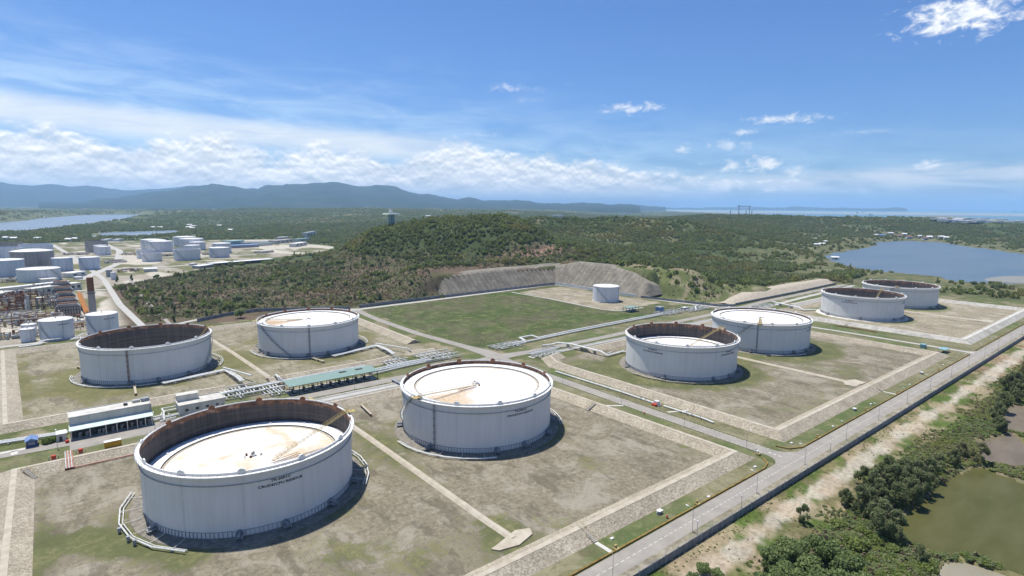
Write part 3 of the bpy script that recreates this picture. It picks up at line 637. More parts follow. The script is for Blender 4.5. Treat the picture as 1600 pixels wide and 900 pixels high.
grid_sheet('grass_verge',[(262,303.5),(500,303.5),(520,331),(262,331)],.035,'verge',3,1,.0)
grid_sheet('grass_verge',[(487,112.5),(508.5,112.5),(505,290),(487,290)],.035,'verge',3,1,.0)
grid_sheet('grass_verge',[(514,112.5),(541,112.5),(541,290),(510,290)],.035,'verge',3,1,.0)
def road(name,pts,w,z,mat='road',kerb=True):
    """strip along a centre line"""
    mb=MB(); P=[Vector((p[0],p[1],0)) for p in pts]; Lf=[];Rt=[]
    for i,p in enumerate(P):
        a=P[max(i-1,0)]; b=P[min(i+1,len(P)-1)]; t=(b-a).normalized(); n=Vector((-t.y,t.x,0))
        ww=w[i] if hasattr(w,'__len__') else w
        Lf.append(p+n*ww/2); Rt.append(p-n*ww/2)
    vs=[(q.x,q.y,0) for q in Lf]+[(q.x,q.y,0) for q in Rt]; n=len(P)
    mb.add(vs,[(i,n+i,n+i+1,i+1) for i in range(n-1)])
    o=mb.build(name,mat); o.location=(0,0,z); struct(o)
    return o,Lf,Rt
def arc(c,r,a0,a1,n=8): return [(c[0]+r*math.cos(R(a0+(a1-a0)*i/n)),c[1]+r*math.sin(R(a0+(a1-a0)*i/n))) for i in range(n+1)]
road('perimeter_road',[(-120,99.5),(200,99.5),(600,99.5),(1400,99.5)],7.4,.07)
road('cross_road',[(230,100),(230,180),(230.5,240),(231.5,280),(233,300)],7.0,.10)
for nm,c,p in (('junction_paving',(221.5,108),[(226.5,103.2),(226.5,113)]),):
    pass
def flare(name,corner,r,quad,z,mat='road'):
    """quarter fillet between two roads; corner = inner corner point, quad = direction of verge (sx,sy)"""
    sx,sy=quad; cx,cy=corner[0]+sx*r,corner[1]+sy*r
    P=[corner]+[(cx-sx*r*math.cos(t),cy-sy*r*math.sin(t)) for t in [PI/2*i/8 for i in range(9)]]
    if sx*sy<0: P=P[::-1]
    mb=MB(); mb.add([(p[0],p[1],0) for p in P],[tuple(range(len(P)))]); o=mb.build(name,mat); o.location=(0,0,z); struct(o)
flare('junction_paving',(226.5,103.2),7,(-1,1),.085); flare('junction_paving',(233.5,103.2),9,(1,1),.085)
flare('junction_paving',(508.6,103.2),7,(-1,1),.085); flare('junction_paving',(513.4,103.2),9,(1,1),.085)
road('service_lane',[(511,103),(511,200),(508,245),(505,290)],4.6,.10,'road_light')
road('works_road',[(-160,322),(-60,309),(-25,305),(20,301.5),(90,301),(160,300.5),(205,300),(233,303)],[8,8,8,8,8.5,8.5,9,12],.08)
road('works_road',[(233,303),(262,300),(330,299.5),(420,301),(500,302),(600,309),(700,311),(835,314)],[12,8,7.5,7.5,7.5,7.5,7.5,7.5],.075)
road('works_road',[(233,296),(234,320),(232,340),(226,400),(226,470),(230,527)],[13,12,8,7,7,7],.12)
road('back_road',[(224,529),(300,533.5),(400,540),(517,549)],[7,7,7,7],.14,'road_light')
road('back_road',[(517,549),(519,470),(521,420),(526,360),(535,322),(552,306)],6,.10,'road_light')
road('fenced_road',[(232,532),(200,558),(150,588),(120,580),(60,545),(-40,540),(-200,545)],6,.10,'road_light')
road('pipe_lane',[(78,289.5),(120,290),(170,289.5),(206,288)],[9,9,9,9],.065,'road_light')
road('pipe_lane',[(250,288.5),(300,288.5),(345,287.5),(480,287.5)],[5.5,5.5,5,5],.06,'road_light')
road('pipe_lane',[(545,288),(650,296),(835,304)],[6,6,6],.06,'road_light')
road('pad_lane',[(428,529),(431,470),(428,385),(436,369),(470,366)],3,.09,'road_light')
road('yard_paving',[(0,300.5),(45,300.5)],[16,13],.09)
road('left_road',[(57,542),(52,700),(55,950),(40,1300),(10,1800)],[5.5,6,6.5,8,10],.1,'road_light')
road('railway_bed',[(76,545),(76,700),(84,960)],[3,3.5,4],.08)
road('factory_lane',[(-60,905),(25,842),(50,835)],9,.1,'road_light')
road('factory_lane',[(-100,1180),(20,1120),(60,1100),(160,1085),(320,1130)],12,.1,'road_light')
road('factory_lane',[(60,1340),(200,1270),(330,1240)],14,.1,'road_light')
road('factory_lane',[(30,960),(90,1180),(120,1500),(110,1900)],12,.12,'road_light')
# road markings
mb=MB(); u=-60
while u<1400: mb.add([(u,99.35,0),(u+1.6,99.35,0),(u+1.6,99.6,0),(u,99.6,0)],[(0,1,2,3)]); u+=2.6
o=mb.build('road_marking','marking'); o.location.z=.076; struct(o)
mb=MB(); v=112
while v<270: 
    for q in (226.9,233.2): mb.add([(q,v,0),(q+.28,v,0),(q+.28,v+1.1,0),(q,v+1.1,0)],[(0,1,2,3)])
    v+=2.2
for k in range(3): mb.add([(229.4,105+k*2.2,0),(230.2,105+k*2.2,0),(230.2,106.3+k*2.2,0),(229.4,106.3+k*2.2,0)],[(0,1,2,3)])
o=mb.build('road_marking','marking'); o.location.z=.106; struct(o)
# ochre kerb drain along the perimeter road
def wall_strip(name,pts,w,h,mat,z=0,label=None,cat=None,group=None,parent=None):
    mb=MB(); P=[Vector((p[0],p[1],0)) for p in pts]; n=len(P); A=[];B=[]
    for i,p in enumerate(P):
        d1=(P[i]-P[i-1]).normalized() if i else (P[1]-P[0]).normalized(); d2=(P[i+1]-P[i]).normalized() if i<n-1 else d1
        t=(d1+d2).normalized(); nn=Vector((-t.y,t.x,0))/max(.4,t.dot(d1)); A.append(p+nn*w/2); B.append(p-nn*w/2)
    vs=[]
    for a,b in zip(A,B): vs+=[(a.x,a.y,z),(b.x,b.y,z),(b.x,b.y,z+h),(a.x,a.y,z+h)]
    fs=[]
    for i in range(n-1):
        o=4*i; p=4*(i+1)
        for k in range(4): fs.append((o+k,o+(k+1)%4,p+(k+1)%4,p+k))
    fs+=[(3,2,1,0),(4*n-4,4*n-3,4*n-2,4*n-1)]
    mb.add(vs,fs); o=mb.build(name,mat,parent,recentre=parent is None)
    if label: tag(o,label,cat,group)
    return o
wall_strip('drain_kerb',[(-60,103.9),(214,103.9),(219,105.5),(222,109)],.55,.55,'drain',label='long ochre stained drain kerb beside the road in front of the near tank yard',cat='kerb')
wall_strip('drain_kerb',[(238,111.5),(240,106.5),(246,103.9),(300,103.9),(440,103.9),(503,103.9)],.55,.55,'drain',label='ochre stained drain kerb running from the road junction to the second lane',cat='kerb')
wall_strip('drain_kerb',[(520,104.5),(1000,104.5)],.5,.5,'drain',label='faint drain kerb below the farthest tank yard on the perimeter road',cat='kerb')

# ------------------------------------------------------------------ bunds (earth walls faced with stone)
def bund(name,pts,label,h=2.5,top=.9,base=6.2,closed=False,mat='riprap',base_in=None):
    t=tag(thing(name,label,'bund',(pts[0][0],pts[0][1],0)))
    P=[Vector((p[0]-pts[0][0],p[1]-pts[0][1],0)) for p in pts]; n=len(P); S=[]
    bi=base if base_in is None else base_in
    prof=[(-base,0),(-top,h),(top,h),(bi,0)]; cp=[(-top*1.0,h+.02),(-top*1.0,h+.09),(top*1.0,h+.09),(top*1.0,h+.02)]
    def sweep(prof,mat_,nm):
        vs=[]
        for i,p in enumerate(P):
            a=P[i-1] if (i or closed) else None; b=P[(i+1)%n] if (i<n-1 or closed) else None
            d1=(p-a).normalized() if a is not None else (b-p).normalized(); d2=(b-p).normalized() if b is not None else d1
            q=(d1+d2).normalized(); nn=Vector((-q.y,q.x,0))/max(.4,q.dot(d1))
            for x,z in prof: vs.append((p.x+nn.x*x,p.y+nn.y*x,z))
        m=len(prof); fs=[]
        for i in range(n if closed else n-1):
            j=(i+1)%n
            for k in range(m-1): fs.append((i*m+k,i*m+k+1,j*m+k+1,j*m+k))
        if not closed: fs+=[tuple(range(m)),tuple((n-1)*m+k for k in range(m-1,-1,-1))]
        fs=[f[::-1] for f in fs]
        return MB().add(vs,fs).build(nm,mat_,t)
    sweep(prof,mat,'embankment'); sweep(cp,'crest' if mat!='concrete' else 'pale_conc','crest_path'); return t
bund('bund',[(-17,40),(-17,277.5),(211,277.5),(214.3,117),(-17.2,117)][0:4]+[(150,117),(-60,117)],'stone faced bund wall around the yard of the two nearest tanks',base=6.0)
bund('bund',[(268,279),(258,277),(250,262),(251,215),(251,117.2),(481,117.2),(480,200),(479,277),(292,277)],'stone faced bund wall around the yard of the two middle tanks',base=5.8)
bund('bund',[(560,277),(546.5,277),(546.5,117.2),(772,117.2),(771,277),(600,277)],'pale bund wall around the yard of the two farthest tanks',base=5.8,mat='concrete')
bund('bund',[(70,339.5),(-22,339.5),(-30,515),(211,515),(207.5,372)],'wide stone faced bund on the left and back of the two rear tanks',base=6.5)
bund('bund',[(93,339.5),(160,339.5),(172,342)],'stone bund arm behind the green roofed pump shelter',base=6.3)
bund('bund',[(188,350),(196,344),(207,343)],'stub of stone bund by the road junction and pipe pit',base=5.5,h=2.2)
def low_divider(pts,label,w=2.2,h=.7):
    mb=MB(); P=pts
    o=None
    vs=[];n=len(P)
    for i,p in enumerate(P):
        a=P[max(i-1,0)];b=P[min(i+1,n-1)]; t=Vector((b[0]-a[0],b[1]-a[1],0)).normalized(); nn=Vector((-t.y,t.x,0))
        for x,z in ((-w/2-.5,0),(-w/2+.5,h),(w/2-.5,h),(w/2+.5,0)): vs.append((p[0]+nn.x*x,p[1]+nn.y*x,z))
    fs=[]
    for i in range(n-1):
        for k in range(3): fs.append((i*4+k+4,i*4+k+5,i*4+k+1,i*4+k)[::-1])
    fs+=[(0,1,2,3)[::-1],tuple((n-1)*4+k for k in (3,2,1,0))[::-1]]
    fs=[f[::-1] for f in fs]
    return tag(mb.add(vs,fs).build('divider_wall','crest',recentre=True),label,'low wall')
low_divider([(103.5,271),(104,215),(104.5,141),(105,128)],'low concrete divider between the two nearest tanks')
low_divider([(364,271),(364,204),(363.5,140),(363,124)],'low concrete divider between the two middle tanks')
low_divider([(665,271),(665.5,195),(665.5,123)],'low pale divider between the two farthest tanks')
low_divider([(90,508),(91,478),(94,420),(96.5,348)],'low concrete divider between the two rear tanks')
def pad(P,label,h=.35): return tag(MB().prism(P,.03,h).build('concrete_ramp','crest',recentre=True),label,'ramp')
pad([(96,127.5),(97.5,125.5),(104,124),(111,126),(112.5,129),(108,131),(103,129.5)],'fan shaped concrete ramp at the foot of the near divider',.5)
pad([(357,124),(370,123.3),(372,130),(362,133),(356,129)],'fan shaped concrete ramp at the foot of the middle divider',.4)
pad([(659,123.5),(674,123.3),(674,132),(662,133)],'pale concrete ramp at the foot of the farthest divider',.4)
def steps(at,direction,label,w=1.7,run=6.2,h=2.5,mat='rust'):
    """stair with railings on a bund slope; goes up from the toe in 'direction' (degrees)"""
    t=thing('bund_stairs',label,'stairs',(at[0],at[1],0),R(direction)); mb=MB(); n=12
    for i in range(n): mb.box((run*(i+.5)/n,0,.02+h*i/n),(run/n,w,h/n+.12))
    mb.build('tread','concrete',t); r=MB()
    for s in (-1,1):
        r.tube([(0,s*w/2,1),(run,s*w/2,h+1),(run+1.4,s*w/2,h+1)],.06,5)
        for k in range(5): r.tube([(run*k/4,s*w/2,h*k/4),(run*k/4,s*w/2,h*k/4+1)],.05,5)
    r.build('handrail','yellow',t); return t
steps((123.5,110.9),90,'concrete steps up the near bund slope beside the perimeter road')
steps((360,111.0),90,'concrete steps up the bund slope in front of the middle tank yard')
steps((205.3,193),0,'rusty steps on the inner slope of the bund right of the second near tank',mat='rust')
steps((246.6,160),0,'steps on the stone bund beside the cross road')
steps((-11,270),120,'steps at the back corner of the near yard below the small blue hut')
steps((101,333.2),90,'dark steps on the bund slope left of the green shelter')
steps((5,332.7),90,'rusty brown steps on the bund slope behind the blue hut')
steps((540.8,200),0,'yellow steps on the pale bund of the far yard')
steps((600,111.2),90,'tiny steps on the farthest pale bund slope')
def path(a,b,w,label):
    a=Vector((a[0],a[1],0)); b=Vector((b[0],b[1],0)); c=(a+b)/2; d=b-a
    return tag(MB().box((0,0,0),(d.length,w,.14)).build('footpath','pale_conc',loc=(c.x,c.y,.04)),label,'path')
for o_,r_ in ((path((123.5,110.6),(123.5,104.4),1.5,'short pale footpath from the bund steps to the perimeter road'),90),(path((360,110.8),(360,104.4),1.5,'short pale footpath across the verge in front of the middle yard'),90),(path((218,192),(225.6,186),1.4,'short pale footpath from the bund to the cross road'),-38),(path((236,166),(246,161),1.4,'short pale footpath between the cross road and the middle bund'),-27)):
    o_.rotation_euler=(0,0,R(r_))

# ------------------------------------------------------------------ the great floating roof tanks
RT,HT=34.5,21.7
def text_on_wall(t,lines,ang,z,size,Rr):
    for k,(s,sz) in enumerate(lines):
        cu=bpy.data.curves.new('lettering','FONT'); cu.body=s; cu.size=sz; cu.align_x='CENTER'; cu.extrude=.0; cu.offset=.03*sz; cu.resolution_u=2
        ob=bpy.data.objects.new('tmp',cu); COL.objects.link(ob); dg=bpy.context.evaluated_depsgraph_get(); me=bpy.data.meshes.new_from_object(ob.evaluated_get(dg)); bpy.data.objects.remove(ob)
        for v in me.vertices:
            x,y=v.co.x*1.25,v.co.y; a=ang+x/Rr; v.co=((Rr+.05)*math.cos(a),(Rr+.05)*math.sin(a),z-k*size*1.3+y)
        me.materials.clear(); me.materials.append(M['letter']); me.name='lettering'; o=bpy.data.objects.new('lettering',me); COL.objects.link(o); o.parent=t
def pol(r,a,z=0): return (r*math.cos(a),r*math.sin(a),z)
def railing(r,z,a0,a1,mat='rail',step=2.4,h=1.05,parent=None,name='railing'):
    mb=MB(); n=max(2,int(abs(a1-a0)*r/step)); 
    for i in range(n+1):
        a=a0+(a1-a0)*i/n; mb.tube([pol(r,a,z),pol(r,a,z+h)],.045,4)
    full=abs(abs(a1-a0)-2*PI)<1e-3; m=max(8,int(abs(a1-a0)*r/2))
    for k in (h,h*.5): mb.tube([pol(r,a0+(a1-a0)*i/m,z+k) for i in range(m if full else m+1)],.035,4,closed=full)
    return mb.build(name,mat,parent)
def spiral(t,a0,a1,r,z0,z1,w=1.0,mat='rail'):
    n=max(14,int((z1-z0)/.24)); mb=MB()
    for i in range(n):
        a=a0+(a1-a0)*(i+.5)/n; z=z0+(z1-z0)*(i+.5)/n; mb.box(((r+w/2)*math.cos(a),(r+w/2)*math.sin(a),z-.03),(w,abs(a1-a0)*r/n*.95,.06),rz=a)
    for q in (r+.03,r+w): mb.tube([pol(q,a0+(a1-a0)*i/24,z0+(z1-z0)*i/24-.1) for i in range(25)],.11,4)
    st=mb.build('spiral_stair',mat,t); rb=MB()
    for k in (1.0,.5): rb.tube([pol(r+w,a0+(a1-a0)*i/24,z0+(z1-z0)*i/24+k) for i in range(25)],.05,4)
    for i in range(0,n,5):
        a=a0+(a1-a0)*(i+.5)/n; z=z0+(z1-z0)*(i+.5)/n; rb.tube([pol(r+w,a,z),pol(r+w,a,z+1)],.045,4)
    rb.build('handrail',mat,st); return st
def big_tank(c,label,roof_z,ladder_ang,ladder_end,stair,texts=(),vpipe=None,inner='inner',deck='deck',plat='yellow',rim_rust=(),apron_light=False):
    t=thing('storage_tank',label,'tank',(c[0],c[1],0),0,'large open top storage tanks')
    n=120
    MB().lathe([(RT+4.2,.0),(RT+4.0,.30),(RT+1.2,.55),(RT+.05,.60)],n).build('foundation','pale_conc' if apron_light else 'apron',t)
    MB().lathe([(RT,.25),(RT,HT)],n).build('shell','white',t,smooth=True)
    MB().lathe([(RT,HT),(RT-.25,HT),(RT-.25,HT-.35)],n).build('top_angle','rim',t)
    MB().lathe([(RT-.12,HT-.3),(RT-.12,.5)],n).build('inner_wall',inner,t,smooth=True)
    # wind girder walkway with fascia, second stiffener
    MB().lathe([(RT+.02,HT-.75),(RT+1.25,HT-.75),(RT+1.25,HT-1.15),(RT+1.05,HT-1.15),(RT+1.05,HT-.95),(RT+.02,HT-.95)],n).build('wind_girder','rim',t)
    MB().lathe([(RT+.02,HT-4.0),(RT+.38,HT-4.0),(RT+.38,HT-4.14),(RT+.02,HT-4.14)],n).build('stiffener_ring','rail',t)
    railing(RT+1.2,HT-.75,0,2*PI,parent=t)
    # skirt with cooling bars at the base
    MB().lathe([(RT+.03,.6),(RT+.16,.6),(RT+.16,.75),(RT+.03,.75)],n).build('base_ring','rail',t)
    mb=MB()
    for i in range(168):
        a=2*PI*i/168; mb.box(((RT+.12)*math.cos(a),(RT+.12)*math.sin(a),.5),(.2,.11,2.1),rz=a)
    mb.tube([pol(RT+.16,2*PI*i/96,2.6) for i in range(96)],.09,4,closed=True)
    mb.build('base_studs','grey',t)
    # floating roof: pontoon ring, deck, centre fittings
    pz=roof_z
    MB().lathe([(RT-.35,pz-.9),(RT-.35,pz+.15),(RT-.7,pz+.15)],n).build('rim_seal','grey',t)
    MB().lathe([(RT-.75,pz-.8),(RT-.75,pz),(RT-5.2,pz+.05),(RT-5.2,pz-.75)],n).build('pontoon','pontoon',t)
    MB().lathe([(RT-5.22,pz-.45),(RT-12,pz-.5),(.01,pz-.28)],n).build('roof_deck',deck,t)
    MB().lathe([(RT-5.25,pz-.40),(RT-6.3,pz-.40),(RT-6.3,pz-.46)],n).build('deck_gutter','crest',t); MB().lathe([(RT-5.2,pz+.09),(RT-5.32,pz+.09),(RT-5.32,pz-.2)],n).build('pontoon_edge','dark',t)
    rr_=random.Random(int(c[0]))
    for k in range(8):
        a=rr_.random()*6.28; r=rr_.random()*3.4; MB().cyl((r*math.cos(a),r*math.sin(a),pz-.4),.2+.22*rr_.random(),.5+rr_.random()*.6,8).build('roof_vent',('rust','grey','rim')[k%3],t)
    MB().box((0,0,pz-.4),(2.2,1.0,.5)).build('drain_sump','grey',t)
    if pz>10:
        for k in range(14): a=2*PI*k/14+.2; MB().cyl(((RT-3)*math.cos(a),(RT-3)*math.sin(a),pz),.4,.4,10).build('manhole','pontoon',t)
    # foam chambers round the rim
    for k in range(12):
        a=2*PI*(k+.35)/12; mb=MB(); m=9; w=2.6; cs,sn=math.cos(a),math.sin(a)
        front=[(-w/2*math.cos(PI*i/m),1.35*math.sin(PI*i/m)) for i in range(m+1)]
        def pt(x,z,d): return ((RT-.1+d)*cs-x*sn,(RT-.1+d)*sn+x*cs,HT-.35+z)
        P=[pt(x,z,-.22) for x,z in front]+[pt(x,z,.2) for x,z in front]; q=m+1
        mb.add(P,[tuple(range(q-1,-1,-1)),tuple(range(q,2*q))]+[(i,(i+1)%q,q+(i+1)%q,q+i) for i in range(q)])
        back=(math.sin(a)+.7*math.cos(a))>.15
        mb.build('foam_plate','rust' if (back and c[0]<340) else 'rim',t)
        MB().tube([pol(RT+.25,a,.6),pol(RT+.25,a,HT-1.2)],.05,5).build('foam_riser','white2',t)
    # rolling ladder with platform
    la=R(ladder_ang); A=Vector(pol(RT+.4,la,HT+.4)); B=Vector((ladder_end[0],ladder_end[1],pz+.45)); dd=(B-A); n_=dd.normalized(); side=n_.cross(Vector((0,0,1))).normalized()*.5
    mb=MB()
    for s in (-1,1):
        mb.tube([A+side*s,B+side*s],.10,4); mb.tube([A+side*s+Vector((0,0,1.1)),B+side*s+Vector((0,0,1.1))],.07,4)
        k=int(dd.length/1.5)
        for i in range(k+1):
            p=A+dd*(i/k)+side*s; mb.tube([p,p+Vector((0,0,1.1))],.05,4)
    k=int(dd.length/.5)
    for i in range(k+1):
        p=A+dd*(i/k); mb.tube([p-side,p+side],.06,4)
    mb.build('rolling_ladder','yellow',t)
    tr=MB(); f=Vector((n_.x,n_.y,0)).normalized()
    for s in (-1,1):
        C1=B-f*10+Vector((0,0,-.35)); tr.tube([Vector((C1.x,C1.y,pz+.1))+side*s*1.6,Vector((B.x,B.y,pz+.1))+side*s*1.6+f*1.2],.09,4)
    tr.build('ladder_track','rust',t)
    mb=MB(); P0=pol(RT+1.4,la); mb.box((P0[0],P0[1],HT+.15),(4.2,3.0,.12),rz=la)
    for sx,sy in ((-2,-1.45),(2,-1.45),(2,1.45),(-2,1.45),(0,-1.45),(0,1.45)):
        x=P0[0]+sx*math.cos(la)-sy*math.sin(la); y=P0[1]+sx*math.sin(la)+sy*math.cos(la); mb.tube([(x,y,HT-.8),(x,y,HT+1.3)],.06,4)
    for h in (.75,1.3):
        q=[(P0[0]+sx*math.cos(la)-sy*math.sin(la),P0[1]+sx*math.sin(la)+sy*math.cos(la),HT+h) for sx,sy in ((-2,-1.45),(2,-1.45),(2,1.45),(-2,1.45))]; mb.tube(q,.05,4,closed=True)
    mb.build('gauge_platform',plat,t)
    if stair: spiral(t,R(stair[0]),R(stair[1]),RT+.15,HT-.9,.5)
    if vpipe is not None:
        a=R(vpipe); mb=MB(); mb.tube([pol(RT+.35,a,.6),pol(RT+.35,a,HT-.6)],.16,6); mb.tube([pol(RT+.35,a+.018,.6),pol(RT+.35,a+.018,HT-.6)],.12,6)
        for z in np.arange(2,20,3): mb.box(((RT+.25)*math.cos(a),(RT+.25)*math.sin(a),z),(.5,1.2,.12),rz=a)
        mb.build('wall_pipe','rust' if c==T3 else 'grey',t)
    # mixers on little platforms, manholes
    for k,a in enumerate([R(x) for x in (-112,-90,-62,-35,20,100,150,200)]):
        mb=MB(); mb.cyl((0,0,0),.55,.25,14); o=MB()
        cs,sn=math.cos(a),math.sin(a); x0,y0=(RT+1.6)*cs,(RT+1.6)*sn
        o.box((x0,y0,1.5),(2.6,2.4,.10),rz=a)
        for sx,sy in ((-1.1,-1),(1.1,-1),(1.1,1),(-1.1,1)): o.tube([(x0+sx*cs-sy*sn,y0+sx*sn+sy*cs,.2),(x0+sx*cs-sy*sn,y0+sx*sn+sy*cs,2.4)],.08,4)
        o.tube([pol(RT+.1,a,2.2),pol(RT+2.6,a,2.2)],.42,10); o.tube([pol(RT+.05,a,2.2),pol(RT+.3,a,2.2)],.85,12)
        o.build('side_mixer','grey',t)
    for s,ang in texts: text_on_wall(t,s,R(ang),16.6,1.15,RT)
    return t
def LT(a,b): return [(a,1.15),(b,1.15)]
big_tank(T1,'nearest open tank, dark inner wall above a low white floating roof',12.0,-6,(4,-10),(-2,42),[(LT('TK-6001C','CRUDE/CPU RESIDUE'),-91)],None,deck='deck2')
big_tank(T2,'near white tank beside the divider with its stained floating roof almost at the rim',19.7,189,(-3,-3),(183,138),[(LT('TK-6001D','CRUDE/CPU RESIDUE'),-93)],203,deck='deck_t2')
big_tank(T3,'rear tank left of the cream pump building, nearly empty and black inside with rusty rim',3.0,4,(20,3),(-4,-44),(),-114)
big_tank(T4,'rear tank behind the green roofed pump shelter with orange stained floating roof at the rim',20.0,170,(-5,0),(186,232),(),-110,deck='deck_t4')
big_tank(T5,'middle tank with rust streaks inside its rim and a long yellow ladder',12.3,-12,(8,-2),(-16,20),[(LT('TK-6001E','CRUDE/CPU RESIDUE'),186),(LT('TK-6001E','CRUDE/CPU RESIDUE'),-92)],None,'inner_rusty')
big_tank(T6,'middle tank partly behind the rust streaked tank, white roof floating just under the rim',20.1,207,(-6,-3),(200,160),[(LT('TK-6001F','CRUDE/CPU RESIDUE'),-78)],205,deck='deck_t6')
big_tank(T7,'far tank with dark interior and white rim standing in front of the last tank',4.0,-8,(18,-2),(-12,30),[(LT('TK-6001G','CRUDE/CPU RESIDUE'),182),(LT('TK-6001G','CRUDE/CPU RESIDUE'),-85)],None,apron_light=True)
big_tank(T8,'farthest large tank next to the lagoon with brown rusted inside wall',6.0,193,(-14,-3),(190,150),(),None,'inner_rusty')
# ------------------------------------------------------------------ cut slope and walls
def loft(name,rows,mat,sub=6,jit=0.0,uvn=1):
    """rows: list of polylines with equal counts -> grid mesh"""
    rows=[np.array(r,float) for r in rows]; out=[]
    for a,b in zip(rows[:-1],rows[1:]):
        for k in range(sub): out.append(a+(b-a)*k/sub)
    out.append(rows[-1]); n=rows[0].shape[0]
    dens=[]
    for r in out:
        q=[]
        for i in range(n-1):
            m=10
            for k in range(m): q.append(r[i]+(r[i+1]-r[i])*k/m)
        q.append(r[-1]); dens.append(q)
    A=np.array(dens); A[1:-1,:,2]+=jit*(fbm(A[1:-1,:,0]/6,A[1:-1,:,1]/6+A[1:-1,:,2]/5,4,5)-.5)
    h,w_=A.shape[:2]; i=np.arange(h-1)[:,None]; j=np.arange(w_-1)[None,:]
    Q=np.stack([i*w_+j,i*w_+j+1,(i+1)*w_+j+1,(i+1)*w_+j],-1).reshape(-1,4)
    return np_mesh(name,A.reshape(-1,3),Q,mat,kind='structure')
botA=[(346,548.2,0),(350,547.9,0),(405,547.7,0),(460,547.3,0),(500,546.7,0),(516.5,546,0)]
topA=[(345,558,1.5),(353,567,20.5),(405,568,23.0),(455,568,23.0),(500,568,21.5),(534,568,20)]
ledA=[(342,582,6),(350,582,19.5),(405,585,23.0),(455,585,23.5),(500,585,23),(545,585,24)]
loft('cut_slope',[botA,topA,ledA],'cutA',8,1.2)
botB=[(516.5,546,0),(516.8,520,0),(517,480,0),(517.5,440,0),(518,411,0),(519.5,404,0)]
topB=[(534,568,20),(541,536,29.5),(544,485,30.5),(543,440,25),(535,410,16),(531,402,1.5)]
ledB=[(545,585,23),(558,540,29),(562,485,29),(558,440,24),(548,405,12),(546,398,3)]
loft('cut_slope',[botB,topB,ledB],'cutB',8,1.2)
rb=[(556,317.5,0),(620,318.5,0),(700,320,0),(830,325,0)]; rt=[(556,326,1.5),(620,330,6),(700,331,6.5),(830,336,6)]; rl=[(556,334,.5),(620,342,6.2),(700,345,6.2),(830,350,5)]
loft('cut_slope',[rb,rt,rl],'bundsoil',4,.5)
wall_strip('retaining_wall',[(238,537.5),(300,541),(400,544),(515,547.0)],.5,3.2,'fence',label='long grey retaining wall below the left part of the cut slope',cat='wall')
wall_strip('retaining_wall',[(515.6,546),(516,500),(516,450),(517,413)],.6,3.6,'roofwhite',label='white retaining wall below the cut slope behind the small lone tank',cat='wall')
wall_strip('retaining_wall',[(519,408),(529,360),(538,322),(553,312)],.5,2.6,'fence',label='grey boundary wall at the foot of the brown bank right of the cut slope',cat='wall')
wall_strip('retaining_wall',[(560,316.2),(700,318.4),(828,323)],.5,2.4,'fence',label='grey boundary wall below the pale bank behind the far tanks',cat='wall')
wall_strip('boundary_wall',[(228,536),(198,553),(152,577),(122,571),(96,556)],.4,3.0,'fence',label='pale grey boundary wall behind the two rear tanks, scrub on its far side',cat='wall')
# perimeter fence
fence=thing('perimeter_fence','long grey concrete panel fence with posts along the perimeter road','fence',(60,91.2,0))
u=-30
mb=MB()
while u<1340:
    mb.box((u+1.5-60,0,0),(2.9,.12,2.35)); u+=3
fo=mb.build('panels','fence',fence); fo['kind']='stuff'
posts=[3*k*2-30 for k in range(229)]
pm=MB().box((0,0,0),(.22,.24,2.75)); pm.tube([(0,0,2.7),(0,-.35,3.3)],.04,4); pm.tube([(0,0,2.7),(0,.35,3.3)],.04,4)
p0_=None; far=MB()
near_posts=[u for u in posts if 100<=u<640][:90]
for u in posts:
    if u in near_posts:
        if p0_ is None: p0_=pm.build('post','fencepost',fence)
        else: q=p0_.copy(); COL.objects.link(q); q.parent=fence; 
        (p0_ if u==near_posts[0] else q).location=(u-60,0,0)
    else: far.box((u-60,0,0),(.22,.24,2.75))
o=far.build('post','fencepost',fence); o['kind']='stuff'
mb=MB()
for x,z in ((-.35,3.3),(.35,3.3),(0,3.0)): mb.tube([(-90,x,z),(1280,x,z)],.02,3)
o=mb.build('barbed_wire','rail',fence)
# street lamps
def lamp(loc,rz,label,h=7.6):
    t=thing('street_lamp',label,'street lamp',loc,rz,'street lamps along the roads')
    MB().cyl((0,0,0),.09,h,8,r2=.055).build('pole','rail',t); MB().box((0,0,0),(.4,.4,.25)).build('base','concrete',t)
    MB().tube([(0,0,h-.05),(0,.6,h+.35),(0,2.0,h+.6)],.045,5).build('arm','rail',t)
    MB().box((0,2.35,h+.52),(.42,.95,.14)).build('lamp_head','roofwhite',t); return t
names=['nearest the bottom edge of the photo','beside the near divider ramp','left of the road junction','opposite the road junction','just right of the road junction','in front of the middle bund corner','in front of the middle yard steps','facing the middle divider ramp','before the blue kiosk','near the service lane corner','beyond the service lane','in front of the pale far bund','along the far yard','farther along the far yard','near the end of the far yard','last before the right edge']
l0=lamp((114,95.6,0),0,'street lamp on the fence side of the road, '+names[0])
for k in range(1,16): dup(l0,(114+39*k-(1 if k%2 else 0),95.6,0),label='street lamp on the fence side of the road, '+names[k])
for v,nm in ((231,'farthest up the cross road'),(187,'by the orange hydrant of the cross road'),(149,'halfway down the cross road'),(118,'where the cross road meets the perimeter')):
    dup(l0,(225.4,v,0),-PI/2,label='street lamp on the verge, '+nm)
for u,v,nm in ((31,295.8,'in front of the cream pump building'),(-4,297,'left of the yellow container'),(127,296.6,'in front of the green roofed shelter'),(84,296,'left of the green roofed shelter'),(190,296,'behind the stained roof tank')):
    dup(l0,(u,v,0),0,label='street lamp '+nm)
for u,v,nm in ((268,296,'right of the central junction'),(340,295,'behind the rust streaked tank'),(227.5,380,'beside the green field road'),(226.5,450,'at the middle of the green field road'),(512,150,'on the service lane'),(509,200,'farther up the service lane')):
    dup(l0,(u,v,0),PI,label='street lamp '+nm)
